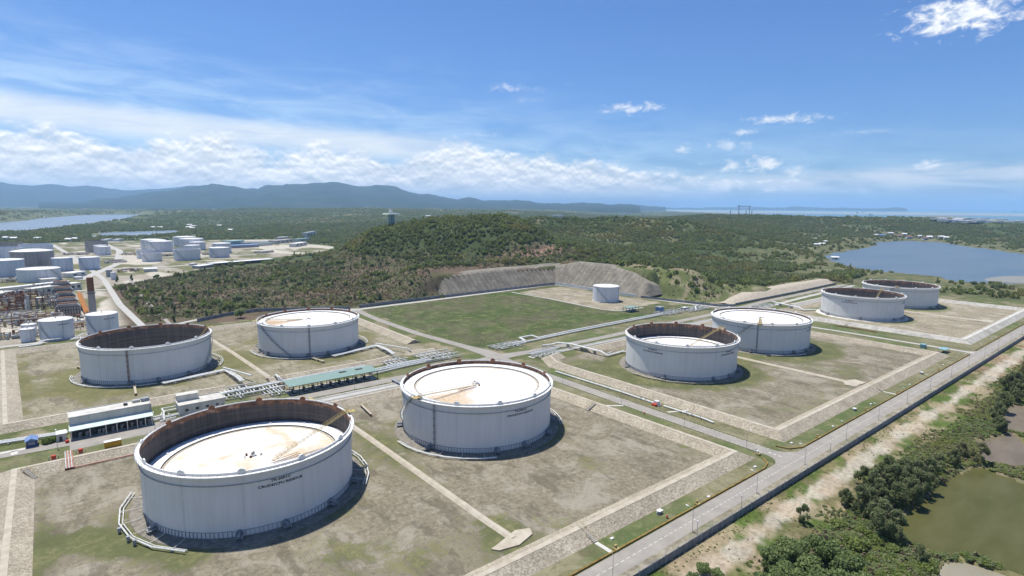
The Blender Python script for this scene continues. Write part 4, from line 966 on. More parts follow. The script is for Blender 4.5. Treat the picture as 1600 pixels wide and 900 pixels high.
# camera posts beside the fence
for u,nm in ((150,'beside the perimeter fence below the near bund steps'),(176,'at the fence behind the second lamp'),(246,'at the fence right of the junction')):
    t=thing('camera_post','thin pole with a small camera box '+nm,'pole',(u,92.6,0)); MB().cyl((0,0,0),.08,6.0,6).build('pole','rail',t); MB().box((0,0,5.6),(.5,.4,.35)).build('camera_box','roofwhite',t)

# ------------------------------------------------------------------ buildings of the works
def win(parent,x,y,z,w,h,ax='x',mat='dark'):
    f=MB(); 
    if ax=='x': f.box((x,y,z),(w,.10,h))
    else: f.box((x,y,z),(.10,w,h))
    return f.build('window',mat,parent)
b=thing('pump_building','cream two level building with pale green lean-to roof over open dark bays','building',(16,311,0))
MB().box((0,3.2,0),(30.6,9.6,8.7)).build('main_block','wallpaint',b)
MB().box((0,3.2,8.7),(31.0,10.0,.22)).build('roof_slab','pale_conc',b)
mb=MB()
for y in (-1.7,8.1): mb.box((0,y,8.92),(31.0,.2,.35))
for x in (-15.4,15.4): mb.box((x,3.2,8.92),(.2,9.6,.35))
mb.build('parapet','wallpaint',b)
MB().add([(-15.6,-6.4,4.5),(15.6,-6.4,4.5),(15.6,-1.65,5.7),(-15.6,-1.65,5.7),(-15.6,-6.4,4.32),(15.6,-6.4,4.32),(15.6,-1.65,5.52),(-15.6,-1.65,5.52)],[(0,1,2,3),(7,6,5,4),(0,4,5,1),(1,5,6,2),(2,6,7,3),(3,7,4,0)]).build('canopy_roof','pale_roof',b)
for k,x in enumerate((-15,-8.4,-2.6,1.4,5.4,9.2,12.4,15)): MB().box((x,-6.0,0),(.35,.35,4.35)).build('column','wallpaint',b)
MB().box((0,-1.8,0),(30,.1,4.2)).build('bay_wall','dark',b)
for x in (-12,-9.5,-5,-3.5,0,3.4,7.3,10.8,14): 
    o=MB(); o.box((x,-3.6,0),(1.6,1.8,.3)); o.cyl((x,-3.6,.3),.5,1.6,10); o.box((x+.2,-3.4,1.6),(1.2,.7,.6)); o.build('pump_set','grey',b)
MB().box((14.0,5,8.95),(3.4,2.6,1.5)).build('cooling_unit','grey',b); MB().box((10.4,5.4,8.95),(3.2,2.2,1.1)).build('cooling_unit','rail',b); MB().box((6.0,3.2,8.95),(1.6,1.4,.9)).build('roof_hatch','dark',b)
MB().tube([(15.3,1.2,8.9),(15.3,-1.9,8.6),(15.3,-2.1,5.8)],.25,8).build('duct','grey',b)
for z in (8.0,7.2): pass
t=thing('annex_hut','small white annex left of the cream pump building','shed',(-2.4,309.6,0)); MB().box((0,0,0),(3.4,5,3.2)).build('walls','wallpaint',t); MB().box((0,0,3.2),(3.8,5.4,.2)).build('roof','roofwhite',t); win(t,-.3,-2.52,.1,1.1,2.1)
t=thing('fire_reel','red fire reel standing at the corner of the cream pump building','fire reel',(-.6,303.6,0)); MB().cyl((0,0,.5),.75,.7,12).build('reel','red',t); MB().box((0,0,0),(1.3,1.1,.5)).build('stand','red',t)
b=thing('substation','cream flat roofed block with a smaller box on its roof','building',(53.3,314.5,0))
MB().box((0,1.2,0),(20.4,11.5,4.5)).build('main_block','wallpaint',b); MB().box((0,1.2,4.5),(20.9,12,.25)).build('roof_slab','pale_conc',b)
mb=MB()
for y in (-4.6,7.0): mb.box((0,y,4.75),(20.9,.2,.45))
for x in (-10.3,10.3): mb.box((x,1.2,4.75),(.2,11.6,.45))
mb.build('parapet','wallpaint',b)
MB().box((-5,5.3,4.75),(9.5,4.4,3.0)).build('upper_block','wallpaint',b); MB().box((-5,5.3,7.75),(9.9,4.8,.2)).build('upper_roof','pale_conc',b)
for x in (-7,-2.5,2,6.5): win(b,x,-4.58,1.7,1.4,1.2)
win(b,9,-4.58,.1,1.1,2.2)
t=thing('blue_hut','small blue hut with a blue gabled sheet roof beside the road','hut',(-12.4,309.5,0))
MB().box((0,0,0),(3.6,5.2,2.9)).build('walls','bluewall',t)
MB().add([(-2.2,-3,2.8),(0,-3,3.9),(2.2,-3,2.8),(-2.2,3,2.8),(0,3,3.9),(2.2,3,2.8)],[(0,1,4,3),(1,2,5,4),(0,2,1),(3,4,5),(0,3,5,2)]).build('roof','blue',t); win(t,0,-2.62,1.1,2.2,1.2,mat='grey')
t=thing('container','yellow shipping container with a white top beside the road','container',(14.4,287.5,0)); MB().box((0,0,.12),(6.0,2.4,2.35)).build('body','yellow2',t); MB().box((0,0,2.47),(6.05,2.45,.14)).build('roof','roofwhite',t)
mb=MB()
for k in range(19): mb.box((-2.9+k*.322,-1.22,.25),(.12,.05,2.05))
mb.build('ribs','yellow2',t)
MB().box((3.02,0,.2),(.06,2.1,2.1)).build('door','yellow',t)
mb=MB().box((-19,306.5,.10),(9,2.2,.08)); mb.box((-18,303.8,.10),(2.2,4.6,.08)); mb.build('concrete_slab','pale_conc')['kind']='structure'
MB().box((-24,305,.1),(2.5,1.2,.3)).build('concrete_slab','pale_conc')['kind']='structure'
for u,v,nm in ((-5.4,286.5,'left of the red pipe crossing'),(3.4,287.6,'right of the red pipe crossing')):
    t=thing('foam_skid','red foam hose skid '+nm,'fire equipment',(u,v,0)); MB().cyl((0,0,.5),.8,1.2,12).build('reel','red',t); MB().box((0,0,0),(1.8,1.5,.5)).build('frame','redpipe',t)
    for x in (-1.5,1.5): MB().box((x,0,0),(.3,.3,1.5)).build('bollard','pale_conc',t)
t=thing('pipe_crossing','bundle of red and white fire pipes crossing the bund wall','pipes',(-.6,284.6,0))
for k in range(6): MB().tube([(k*.45-1.1,7,.6),(k*.45-1.1,1,.7),(k*.45-1.1,-5.6,3.0),(k*.45-1.1,-8.6,3.0),(k*.45-1.1,-13.6,.9)],.15,6).build('pipe','redpipe' if k%2 else 'white2',t)
for y,z in ((-2,0),(-13.4,0)): MB().box((0,y,z),(3.2,.3,.9)).build('support','rust',t)
t=thing('fire_main','faded red pipe running along the inner toe of the bund wall','pipe',(.6,270.9,0)); MB().tube([(0,0,.6),(24,0,.6),(60,0,.5),(100,0,.5)],.18,6).build('pipe','redpipe',t); MB().box((50,.9,0),(100,.6,.35)).build('plinth','crest',t)

# green roofed pump shelter
s=thing('pump_shelter','long green roofed open shelter over a row of dark pumps','shelter',(120.5,312,0))
MB().add([(-26,-5.4,5.2),(26,-5.4,5.2),(26,5.4,6.1),(-26,5.4,6.1),(-26,-5.4,5.05),(26,-5.4,5.05),(26,5.4,5.95),(-26,5.4,5.95)],[(0,1,2,3),(7,6,5,4),(0,4,5,1),(1,5,6,2),(2,6,7,3),(3,7,4,0)]).build('roof','green_roof',s)
for k in range(11):
    for y in (-4.8,4.8): MB().box((-25.5+5.1*k,y,0),(.3,.3,5.1 if y<0 else 5.9)).build('column','dark',s)
mb=MB()
for k in range(11): mb.tube([(-25.5+5.1*k,-5.2,5.0),(-25.5+5.1*k,5.2,5.85)],.12,4)
mb.tube([(-26,-5.2,4.95),(26,-5.2,4.95)],.15,4); mb.build('rafter','dark',s)
MB().box((0,0,.02),(51,10,.2)).build('floor_slab','concrete',s)
for x in (7,17): MB().box((x,2.2,5.98),(4.2,1.6,.12)).build('roof_opening','dark',s)
def pump(loc,label,rz=0):
    t=thing('pump',label,'pump',loc,rz,'pumps under the green roofed shelter'); MB().box((0,0,0),(1.8,4.4,.5)).build('baseplate','dark',t)
    MB().tube([(0,-2,1.2),(0,-.1,1.2)],.6,12).build('motor','grey',t); MB().tube([(0,.2,1.2),(0,1.9,1.2)],.75,12).build('casing','dark',t)
    MB().tube([(0,1.2,1.2),(0,1.2,3.4),(0,2.6,3.8)],.25,8).build('discharge_pipe','grey',t); MB().tube([(.9,1,1),(.9,2.6,1.1)],.3,8).build('suction_pipe','white2',t); return t
for k in range(9):
    nm=['at the left end','second from the left end','third from the left end','fourth from the left end','in the middle','fourth from the right end','third from the right end','second from the right end','at the right end'][k]
    if k==0: pp=pump((98,310.5,.22),'dark pump under the green roof, '+nm)
    else: dup(pp,(98+5.1*k+1,310.5,.22),label='dark pump under the green roof, '+nm)

# ------------------------------------------------------------------ pipework
def pipes(label,runs,sup=(),loc=None,cat='pipe rack',name='pipe_rack',mat='white2',valves=()):
    """runs: list of (points, offsets, radius); parts: pipe, support, valve"""
    ax=runs[0][0][0]; t=thing(name,label,cat,(ax[0],ax[1],0))
    for pts,offs,r in runs:
        P=[Vector(p if len(p)==3 else (p[0],p[1],.9)) for p in pts]
        for o in offs:
            Q=[]
            for i,p in enumerate(P):
                a=P[max(i-1,0)];b=P[min(i+1,len(P)-1)]
                d1=(p-a);d2=(b-p); d1.z=d2.z=0
                if d1.length<1e-4:d1=d2
                if d2.length<1e-4:d2=d1
                if d1.length<1e-4: n1=Vector((0,1,0)); n=n1
                else:
                    d1.normalize(); d2.normalize(); n1=Vector((-d1.y,d1.x,0)); n2=Vector((-d2.y,d2.x,0)); n=(n1+n2); n=n/max(.5,n.dot(n1))*1.0 if n.length>.1 else n1
                Q.append(p+n*o-Vector((ax[0],ax[1],0)))
            MB().tube(Q,r,8).build('pipe',mat,t,smooth='auto')
    for s in sup:
        x,y,w,rz,h=s; MB().box((x-ax[0],y-ax[1],0),(.35,w,h),rz=R(rz)).build('support','concrete',t)
    for x,y,z in valves:
        o=MB().cyl((x-ax[0],y-ax[1],z-.1),.12,.9,6); o.cyl((x-ax[0],y-ax[1],z+.8),.4,.1,10); o.build('valve','grey',t)
    return t
pipes('pair of long white pipes on the verge left of the blue hut',[([(-80,327,1),(-30,320,1),(-2,315.5,1),(0,315,1)],(-1.6,-.6,.6,1.7),.3)],[(-60,323.8,5,-8,.7),(-40,321.4,5,-8,.7),(-20,318,5,-8,.7),(-8,316,5,-8,.7)])
pipes('white looped pipes between the cream pump building and the flat roofed block',[([(32,312,1.2),(36,312,1.2),(38,318,1.2),(43,318,1.2)],(0,.9),.28),([(32,308,1),(43,310,1)],(0,1,2),.25),([(36,306,1),(37,314,2.2),(37,320,2.2),(43,320,2.2)],(0,),.35),([(34,305.5,.9),(41,307,.9)],(0,),.3)],[(35,310,7,0,.7),(39,312,9,0,.8)],valves=[(35,309,1.4),(39,310,1.4)])
def manifold(label,u0,u1,v0,v1,n,rng_=3,extra=()):
    rn=random.Random(int(u0)); runs=[]
    for k in range(n):
        u=u0+(u1-u0)*(k+.5)/n; z=.8+.3*(k%2); runs.append(([(u+rn.uniform(-.4,.4),v0+rn.random()*.35*(v1-v0),z),(u,v1-rn.random()*.35*(v1-v0),z)],(0,),.22+.12*rn.random()))
    for k in range(rng_):
        v=v0+(v1-v0)*(k+.6)/rng_; runs.append(([(u0-2,v,1.7),(u1+3,v,1.7)],(0,),.28+.08*(k%2)))
    vs=[(u0+(u1-u0)*(k+.5)/n,v0+(v1-v0)*(.3+.4*rn.random()),1.2) for k in range(n)]
    sup=[((u0+u1)/2,v0+(v1-v0)*q,u1-u0+2,90,.55) for q in (.15,.5,.85)]
    return pipes(label,runs+list(extra),sup,valves=vs,name='pipe_manifold',cat='pipework')
manifold('white pipe manifold between the flat roofed block and the bund gap',66,83,316,342,9,3)
manifold('white pipe manifold at the left end of the green roofed shelter',84,95,308,334,6,3)
manifold('dense white pipe manifold right of the green roofed shelter',163,178,320,345,8,3)
manifold('white pipe manifold in the stone lined pit by the junction',188,212,315,340,10,4)
manifold('white pipe manifold at the corner of the green field',244,268,315,329,10,3)
manifold('small manifold in the pit behind the middle tank yard',253,272,281,291,5,2)
pipes('long parallel white pipes from the shelter towards the road junction',[([(146,321,1.5),(190,324,1.5)],(-3,-1.8,.2,1.4),.38),([(146,317,1.1),(170,320,1.1),(205,322,1.1)],(-2.4,-1.2),.3)],[(150,321,9,0,1),(160,321.5,9,0,1),(171,322,9,0,1),(182,323,9,0,1)])
pipes('white pipes along the left side of the shelter from the manifold',[([(62,329,1.6),(95,331.5,1.6),(150,333,1.6)],(-1.4,0,1.4),.38),([(70,322,1.0),(98,324,1.0)],(0,1.2),.34)],[(80,330.5,5,0,1.1),(100,331.5,5,0,1.1),(120,332,5,0,1.1),(140,332.6,5,0,1.1)])
pipes('elevated pale pipe bend dropping beside the stone bund',[([(97,345,1),(97,338,4.2),(97,333,4.0),(99,330,1.2)],(0,),.5)],name='pipe_bend',cat='pipe')
pipes('pipe bridge from the rear left tank over its yard to the bund gap',[([(44,369,1.6),(79,377,1.6)],(-1.6,-.6,.4,1.4),.34),([(79,377,1.6),(80,352,3.0),(80,341,3.0)],(-1.4,-.5,.5),.34),([(78,379,2.6),(86,347,3.6)],(0,),.45)],[(50,370,5,12,1.2),(58,372,5,12,1.2),(66,374,5,12,1.2),(74,376,5,12,1.2),(80,365,4,90,1.4),(80,356,4,90,2.2)])
pipes('pipe bridge from the rear tank with the orange stained roof to the bund gap',[([(143,368,1.6),(180,378,1.6)],(-1.6,-.6,.4,1.4),.34),([(180,378,1.6),(178,355,3.0),(176,343,3.0)],(-1.4,-.5,.5),.34),([(180,380,2.6),(190,346,3.6)],(0,),.45)],[(150,370,5,14,1.2),(158,372,5,14,1.2),(166,374.4,5,14,1.2),(174,376.6,5,14,1.2),(179,365,4,90,1.4),(178,356,4,90,2.2)])
pipes('double white pipeline with an expansion loop along the edge of the green field',[([(262,324,1.2),(276,325,1.2),(278,333,1.8),(290,333,1.8),(291,326,1.2),(330,329,1.2),(452,331.5,1.2)],(-.5,.5),.42),([(262,321.6,1),(330,325.3,1),(452,328,1)],(-.5,.6),.42)],[(300+14*k,327.4+.2*k,6,0,.8) for k in range(11)],name='pipeline',cat='pipeline')
pipes('raised white pipe bridge and bend leading to the rust streaked tank',[([(276,305,1.4),(283,303,1.4),(285,298,3.4),(290,290,3.4),(292,262,3.0),(293,257,1.2),(310,258,1.2),(317,248,1.2)],(-.5,.6),.42)],[(289.5,292,3,0,2.8),(291,280,3,90,2.6),(292,268,3,90,2.4)],name='pipe_bridge',cat='pipe bridge')
pipes('white pipes and strip on the ground left of that pipe bridge',[([(253,293,.8),(283,294,.8)],(0,1,2),.26),([(256,296.8,1),(279,300,1)],(0,),.3)],[(260,294.3,4,0,.6),(272,295,4,0,.6)])
pipes('pipe line beside the cross road below the middle bund',[([(239.5,252,.8),(241,200,.8),(240.5,178,.8)],(-.5,.4),.25),([(240.5,172,.8),(241,150,.8),(240,143,.8)],(0,.7),.25)],[(240,240,2,90,.5),(240.3,225,2,90,.5),(240.7,210,2,90,.5),(240.8,195,2,90,.5),(240.8,160,2,90,.5)],name='pipeline',cat='pipeline',valves=[(241,184,1),(240.8,187,1),(240.2,158,1),(240.4,155,1),(240,150,1)])
t=thing('metering_skid','white and orange metering skid beside the cross road','skid',(240.3,176,0)); MB().box((0,0,.6),(1.8,2.4,1.8)).build('cabinet','roofwhite',t); MB().box((-1.9,0,0),(1.6,2.6,1.2)).build('orange_tank','red',t); MB().box((0,0,0),(2.6,4.4,.6)).build('skid_frame','grey',t)
for u,v,nm in ((224.3,171.5,'on the verge by the second cross road lamp'),(152.5,105.6,'left of the drain kerb gap')): 
    t=thing('hydrant','red fire hydrant '+nm,'hydrant',(u,v,0)); MB().cyl((0,0,0),.25,1.1,10).build('barrel','red',t); MB().tube([(-.5,0,.8),(.5,0,.8)],.14,8).build('outlet','red',t)
def monitor(u,v,label):
    t=thing('fire_monitor',label,'fire monitor',(u,v,0),0,'white fire monitors on the verge'); MB().box((0,0,0),(1.5,1.2,1.1)).build('cabinet','grey',t); MB().box((.1,0,1.1),(2.1,1.5,.16)).build('cover','roofwhite',t); MB().tube([(-1.8,-.3,0),(-1.8,-.3,1.2),(-1.3,-.1,1.6)],.14,6).build('nozzle','roofwhite',t); return t
monitor(153,109,'white fire monitor cabinet on the grass below the near bund'); monitor(314,108.6,'white fire monitor cabinet below the left half of the middle bund'); monitor(419,109,'white fire monitor cabinet below the right half of the middle bund')
for u,v,nm in ((129,109,'beside the near bund steps'),(176,105,'left of the drain cover'),(212,107,'by the corner of the near bund'),(247,109,'at the corner of the middle bund'),(282,106,'beyond that corner'),(331,107,'before the middle steps'),(387,106,'after the middle steps'),(455,107,'near the teal kiosks'),(552,108,'below the far bund corner'),(580,107,'farther below the far bund')):
    t=tag(MB().box((0,0,0),(1.3,.8,.35)).build('drain_cover','roofwhite',loc=(u,v,.03)),'small white concrete cover in the grass '+nm,'cover','concrete covers on the grass')
for u,nm in ((125.5,'at the near bund steps'),(168,'under the second lamp'),(224,'at the junction corner'),(262,'right of the junction'),(318,'in front of the left middle bund'),(362,'at the middle bund steps'),(436,'before the teal kiosks')):
    t=thing('culvert_headwall','small ochre headwall on the drain kerb '+nm,'headwall',(u,104.2 if u!=224 else 112,0)); MB().box((0,0,0),(1.6,1.4,.8)).build('headwall','yellow',t); MB().box((0,.3,.8),(.9,.5,.9)).build('marker_box','roofwhite' if u==224 else 'yellow',t)
t=thing('kiosk','small teal cabin on the verge of the service lane','cabin',(500,131,0)); MB().box((0,0,0),(4.2,3,2.7)).build('walls','teal',t); MB().box((0,0,2.7),(4.6,3.4,.2)).build('roof','teal',t); win(t,0,-1.52,1,2,1,mat='grey')
t=thing('bike_shelter','open teal roofed shelter beside the lane corner','shelter',(497,117.5,0)); MB().box((0,0,2.6),(10,4.6,.18)).build('roof','teal',t)
for x in (-4.6,0,4.6):
    for y in (-2,2): MB().cyl((x,y,0),.1,2.6,6).build('column','teal',t)
# behind the yard: lone tank and its surroundings
def cone_tank(c,Rr,H,label,mat='whitetank',roof='roofwhite',stair=(170,235),seg=48,name='storage_tank',dome=.08,group=None,text=None,detail=True):
    t=thing(name,label,'tank',(c[0],c[1],0),0,group)
    MB().lathe([(Rr+.6,0),(Rr+.6,.4),(Rr,.4)],seg).build('foundation','pale_conc',t)
    MB().lathe([(Rr,.3),(Rr,H)],seg).build('shell',mat,t,smooth=True)
    MB().lathe([(Rr+.15,H-.1),(Rr+.15,H+.05),(Rr*.5,H+Rr*dome*.7),(.01,H+Rr*dome)],seg).build('roof',roof,t,smooth='auto')
    if detail:
        MB().lathe([(Rr+.1,H-.3),(Rr+.22,H-.3),(Rr+.22,H-.1),(Rr+.1,H-.1)],seg).build('top_ring','rail',t)
        if stair: spiral(t,R(stair[0]),R(stair[1]),Rr+.1,H-.2,.4,.9)
        MB().cyl((0,0,H+Rr*dome-.2),.5,1.0,8).build('vent','rail',t); railing(Rr-.2,H,0,2*PI,parent=t,step=3)
        MB().tube([pol(Rr+.3,R(-70),.4),pol(Rr+.3,R(-70),H)],.12,5).build('wall_pipe','rail',t)
    if text: text_on_wall(t,[(text,1.0)],R(-65),H*.78,1.0,Rr)
    return t
cone_tank((472,419),14.2,16.6,'lone small white tank in front of the shotcrete slope',stair=(175,235),dome=.05)
s=thing('pump_shelter','small open shelter with teal roof right of the lone white tank','shelter',(443,360,0)); MB().box((0,0,4.4),(15,9,.25)).build('roof','green_roof',s)
for x in (-7,-2.3,2.3,7):
    for y in (-4,4): MB().box((x,y,0),(.35,.35,4.4)).build('column','blue',s)
for k in range(4): o=MB().box((-5+3.4*k,0,0),(1.6,3,.5)); o.tube([(-5+3.4*k,-1.3,1.3),(-5+3.4*k,1.3,1.3)],.6,8); o.build('pump_set','grey',s)
s=thing('switch_house','blue grey equipment house on the pad behind the double pipeline','building',(462,340,0)); MB().box((0,0,1.8),(7,5,3.6)).build('walls','blue',s); MB().box((0,0,5.4),(7.6,5.6,.25)).build('roof','grey',s)
for x in (-3,3):
    for y in (-2,2): MB().box((x,y,0),(.4,.4,1.8)).build('leg','grey',s)
s=thing('switch_house','small grey cabin beside the pipe manifold below the brown bank','building',(492,332,0)); MB().box((0,0,0),(6,4,2.8)).build('walls','grey',s); MB().box((0,0,2.8),(6.4,4.4,.2)).build('roof','roofwhite',s)
manifold('white pipe manifold at the right end of the double pipeline',450,478,322,338,9,4)
manifold('low white pipe manifold under the brown bank',485,520,318,336,9,4)
manifold('white pipe manifold left of the far tank with dark interior',560,590,288,300,6,3)
pipes('thick pale goose neck pipe under the brown bank',[([(498,322,.6),(501,326,3.4),(507,328,3.6),(510,326,1)],(0,),.6)],name='pipe_bend',cat='pipe')
pipes('raised white pipe bridge leading to the far tank with dark interior',[([(600,296,1.2),(596,294,3.2),(585,262,3.0),(584,256,1.2),(596,250,1.2)],(-.6,.6),.5)],[(592,284,3,0,2.5),(587,270,3,0,2.5)],name='pipe_bridge',cat='pipe bridge')
pipes('rusty valve row on the verge in front of the far yard',[([(531,205,.8),(531,180,.8),(530,172,.8)],(0,.8),.3)],name='pipeline',cat='pipeline',mat='rust',valves=[(531,200,1),(531,196,1),(531,190,1),(531,186,1)])
t=thing('pipe_skid','low white pipe skid on the grass behind the middle tank','skid',(302,262,0)); MB().tube([(-4,0,.5),(4,2,.5)],.35,6).build('pipe','white2',t); MB().box((0,1,0),(3,1.2,.4)).build('plinth','pale_conc',t)
# ring mains round the big tanks
def ringmain(c,label,a0,a1,r=40.2,links=True,nseg=5,mat='white2'):
    t=thing('ring_main',label,'pipework',(c[0],c[1],0)); n=nseg
    P=[pol(r,R(a0+(a1-a0)*i/n),.9) for i in range(n+1)]
    MB().tube(P,.24,6).build('pipe',mat,t)
    P=[pol(r-1.0,R(a0+(a1-a0)*i/n),.7) for i in range(n+1)]; MB().tube(P,.16,6).build('pipe',mat,t)
    k=max(3,int(abs(a1-a0)/12))
    for i in range(k):
        a=R(a0+(a1-a0)*(i+.5)/k)
        MB().tube([pol(RT+.3,a,1.4),pol(RT+2,a,.9),pol(r*.985,a,.9)],.09,5).build('branch_pipe',mat,t)
        MB().box((r*.985*math.cos(a),r*.985*math.sin(a),0),(.3,1.2,.65),rz=a).build('support','concrete',t)
    return t
t=ringmain(T1,'foam ring pipes and valves on the grass left of the nearest tank',150,228,41.5)
for k,(a,z) in enumerate(((188,1.6),(198,1.3),(203,1.6))):
    o=MB(); p=pol(42.2,R(a),0); o.cyl((p[0],p[1],.3),.45,1.5,8); o.cyl((p[0],p[1],1.8),.6,.12,10); o.build('valve','grey',t)
ringmain(T1,'foam ring pipes in the shadow right of the nearest tank',-38,22,40.5)
t=ringmain(T2,'foam ring pipes left of the tank with the roof at its rim',176,246,40.5,nseg=7)
ringmain(T2,'foam ring pipes right of the tank with the roof at its rim',-42,12,40.5)
ringmain(T3,'foam ring pipes in front of the nearly empty rear tank',168,268,40,nseg=9)
ringmain(T3,'foam ring pipes right of the nearly empty rear tank',-30,25,41,nseg=7)
ringmain(T4,'foam ring pipes in front of the rear tank with orange stains',168,262,40,nseg=9)
ringmain(T4,'foam ring pipes right of the rear tank with orange stains',-30,25,41,nseg=7)
ringmain(T5,'yellowish ring pipe left of the rust streaked tank',170,243,40,nseg=4,mat='crest')
ringmain(T6,'ring pipes in front of the second middle tank',215,258,40,nseg=4)
def walkway(a,b,label):
    a=Vector(a);b=Vector(b); t=thing('gangway',label,'gangway',((a.x+b.x)/2,(a.y+b.y)/2,0)); c=Vector(((a.x+b.x)/2,(a.y+b.y)/2,0)); d=b-a; rz=math.atan2(d.y,d.x)
    MB().box((0,0,1.25),(d.length,1.1,.12),rz=rz).build('deck','crest',t)
    for s in (-.45,0,.45): p=d*s; MB().box((p.x,p.y,0),(.2,1.0,1.25),rz=rz).build('leg','rust',t)
    n=Vector((-d.y,d.x,0)).normalized()*.55
    for q in (-1,1): MB().tube([(-d.x/2+n.x*q,-d.y/2+n.y*q,2.2),(d.x/2+n.x*q,d.y/2+n.y*q,2.2)],.05,4).build('handrail','yellow',t)
    return t
walkway((31,373,0),(30,358,0),'narrow yellow gangway in front of the nearly empty rear tank')
walkway((131,373,0),(134,360,0),'narrow yellow gangway in front of the rear tank with orange stains')
walkway((116,252,0),(118,268,0),'yellow gangway behind the tank with the roof at its rim')
walkway((8,441,0),(14,432,0),'small tan gangway left of the nearly empty rear tank')
t=thing('fence_gate','grating platforms over the pipe lane behind the nearest tank','platform',(101,289,0)); MB().box((0,0,1.1),(1.8,13,.15)).build('deck','yellow',t)
for y in (-6,0,6): MB().box((0,y,0),(1.4,.3,1.1)).build('leg','rust',t)
t=thing('crossover_platform','grey crossover platform over the pipe lane behind the stained roof tank','platform',(151,292,0)); MB().box((0,0,1.1),(2,11,.15)).build('deck','grey',t)
for y in (-5,0,5): MB().box((0,y,0),(1.4,.3,1.1)).build('leg','grey',t)
MB().tube([(-.9,-5,2.1),(-.9,5,2.1)],.06,4).build('handrail','grey',t); MB().tube([(.9,-5,2.1),(.9,5,2.1)],.06,4).build('handrail','grey',t)
pipes('white pipes laid in the concrete pipe lane behind the near tanks',[([(76,292.5,.5),(206,291,.5)],(0,),.22),([(76,286.6,.5),(206,285,.5)],(0,),.22)],name='pipeline',cat='pipeline')
pipes('white pipes laid in the lane behind the middle tanks',[([(262,290,.5),(480,289.5,.5)],(0,),.22),([(262,286,.5),(480,285.5,.5)],(0,),.22)],name='pipeline',cat='pipeline')
# ------------------------------------------------------------------ vegetation
def mat_foliage(name,dark,light,trans=.25,inst=True):
    m,nt,bs=new_mat(name); at=N(nt,'ShaderNodeAttribute',attribute_name='var'); oi=N(nt,'ShaderNodeObjectInfo')
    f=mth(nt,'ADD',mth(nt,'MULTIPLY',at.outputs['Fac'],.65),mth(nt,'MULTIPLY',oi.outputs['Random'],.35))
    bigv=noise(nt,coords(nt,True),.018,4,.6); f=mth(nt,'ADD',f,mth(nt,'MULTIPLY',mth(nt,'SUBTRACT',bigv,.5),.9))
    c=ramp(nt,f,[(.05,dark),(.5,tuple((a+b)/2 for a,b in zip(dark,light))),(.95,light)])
    c=mix(nt,ramp(nt,noise(nt,coords(nt,True),.011,3,.5),[(.52,0),(.64,.45)]),c,tuple((a*1.25+.012,a2*.95,a3) for a,a2,a3 in [light])[0])
    L(nt,c,bs.inputs['Base Color']); bs.inputs['Roughness'].default_value=.85; bs.inputs['Specular IOR Level'].default_value=.15
    tr=N(nt,'ShaderNodeBsdfTranslucent'); L(nt,c,tr.inputs['Color']); mx=N(nt,'ShaderNodeMixShader'); mx.inputs[0].default_value=trans
    out=[n for n in nt.nodes if n.type=='OUTPUT_MATERIAL'][0]; L(nt,bs.outputs[0],mx.inputs[1]); L(nt,tr.outputs[0],mx.inputs[2]); L(nt,mx.outputs[0],out.inputs['Surface']); return m
M['leaf_broad']=mat_foliage('broadleaf_foliage',(.12,.175,.06),(.27,.33,.13),.45)
M['leaf_cas']=mat_foliage('casuarina_foliage',(.14,.17,.075),(.32,.35,.17),.5)
M['leaf_bright']=mat_foliage('bright_bush_foliage',(.14,.19,.045),(.27,.32,.10),.45)
M['leaf_dry']=mat_foliage('dry_scrub_foliage',(.125,.10,.065),(.20,.165,.105))
M['leaf_forest']=mat_foliage('forest_foliage',(.11,.145,.042),(.29,.31,.10),.45)
M['bark']=two('tree_bark',(.09,.07,.055),(.17,.14,.11),2,.9,4)
def leaf_mesh(name,n,lobes,size,mat,up=0.0,seed=1,elong=1.0):
    g=np.random.default_rng(seed); L_=np.array(lobes,float) # x,y,z,rx,rz
    w=L_[:,3]**2*L_[:,4]; idx=g.choice(len(L_),n,p=w/w.sum()); l=L_[idx]
    d=g.normal(size=(n,3)); d/=np.linalg.norm(d,axis=1)[:,None]; rad=g.random(n)**.33; rad=.55+.45*rad
    rad*=1+.25*(g.random(n)-.5)
    P=np.stack([l[:,0]+d[:,0]*rad*l[:,3],l[:,1]+d[:,1]*rad*l[:,3],l[:,2]+d[:,2]*rad*l[:,4]],1)
    P[:,2]=np.maximum(P[:,2],.15)
    nrm=g.normal(size=(n,3))*.8+d*.9; nrm/=np.linalg.norm(nrm,axis=1)[:,None]
    a=np.cross(nrm,g.normal(size=(n,3))); 
    if up>0: a=a*(1-up)+np.array([0,0,1.0])*up+d*.4*up; a-=nrm*(a*nrm).sum(1)[:,None]
    a/=np.linalg.norm(a,axis=1)[:,None]; b=np.cross(nrm,a); s=size*(.6+.8*g.random(n))[:,None]
    a=a*s*elong; b=b*s/elong
    V=np.stack([P-a*.5-b*.35,P+a*.1-b*.55,P+a*.6+b*.05,P-a*.1+b*.5],1).reshape(-1,3)
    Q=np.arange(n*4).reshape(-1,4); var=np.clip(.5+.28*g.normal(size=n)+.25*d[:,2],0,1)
    me=bpy.data.meshes.new(name); me.vertices.add(n*4); me.vertices.foreach_set('co',V.astype(np.float32).ravel()); me.loops.add(n*4); me.loops.foreach_set('vertex_index',Q.astype(np.int32).ravel()); me.polygons.add(n); me.polygons.foreach_set('loop_start',np.arange(0,n*4,4,dtype=np.int32)); me.update(calc_edges=True)
    at=me.attributes.new('var','FLOAT','POINT'); at.data.foreach_set('value',np.repeat(var,4).astype(np.float32)); me.materials.append(M[mat]); return me
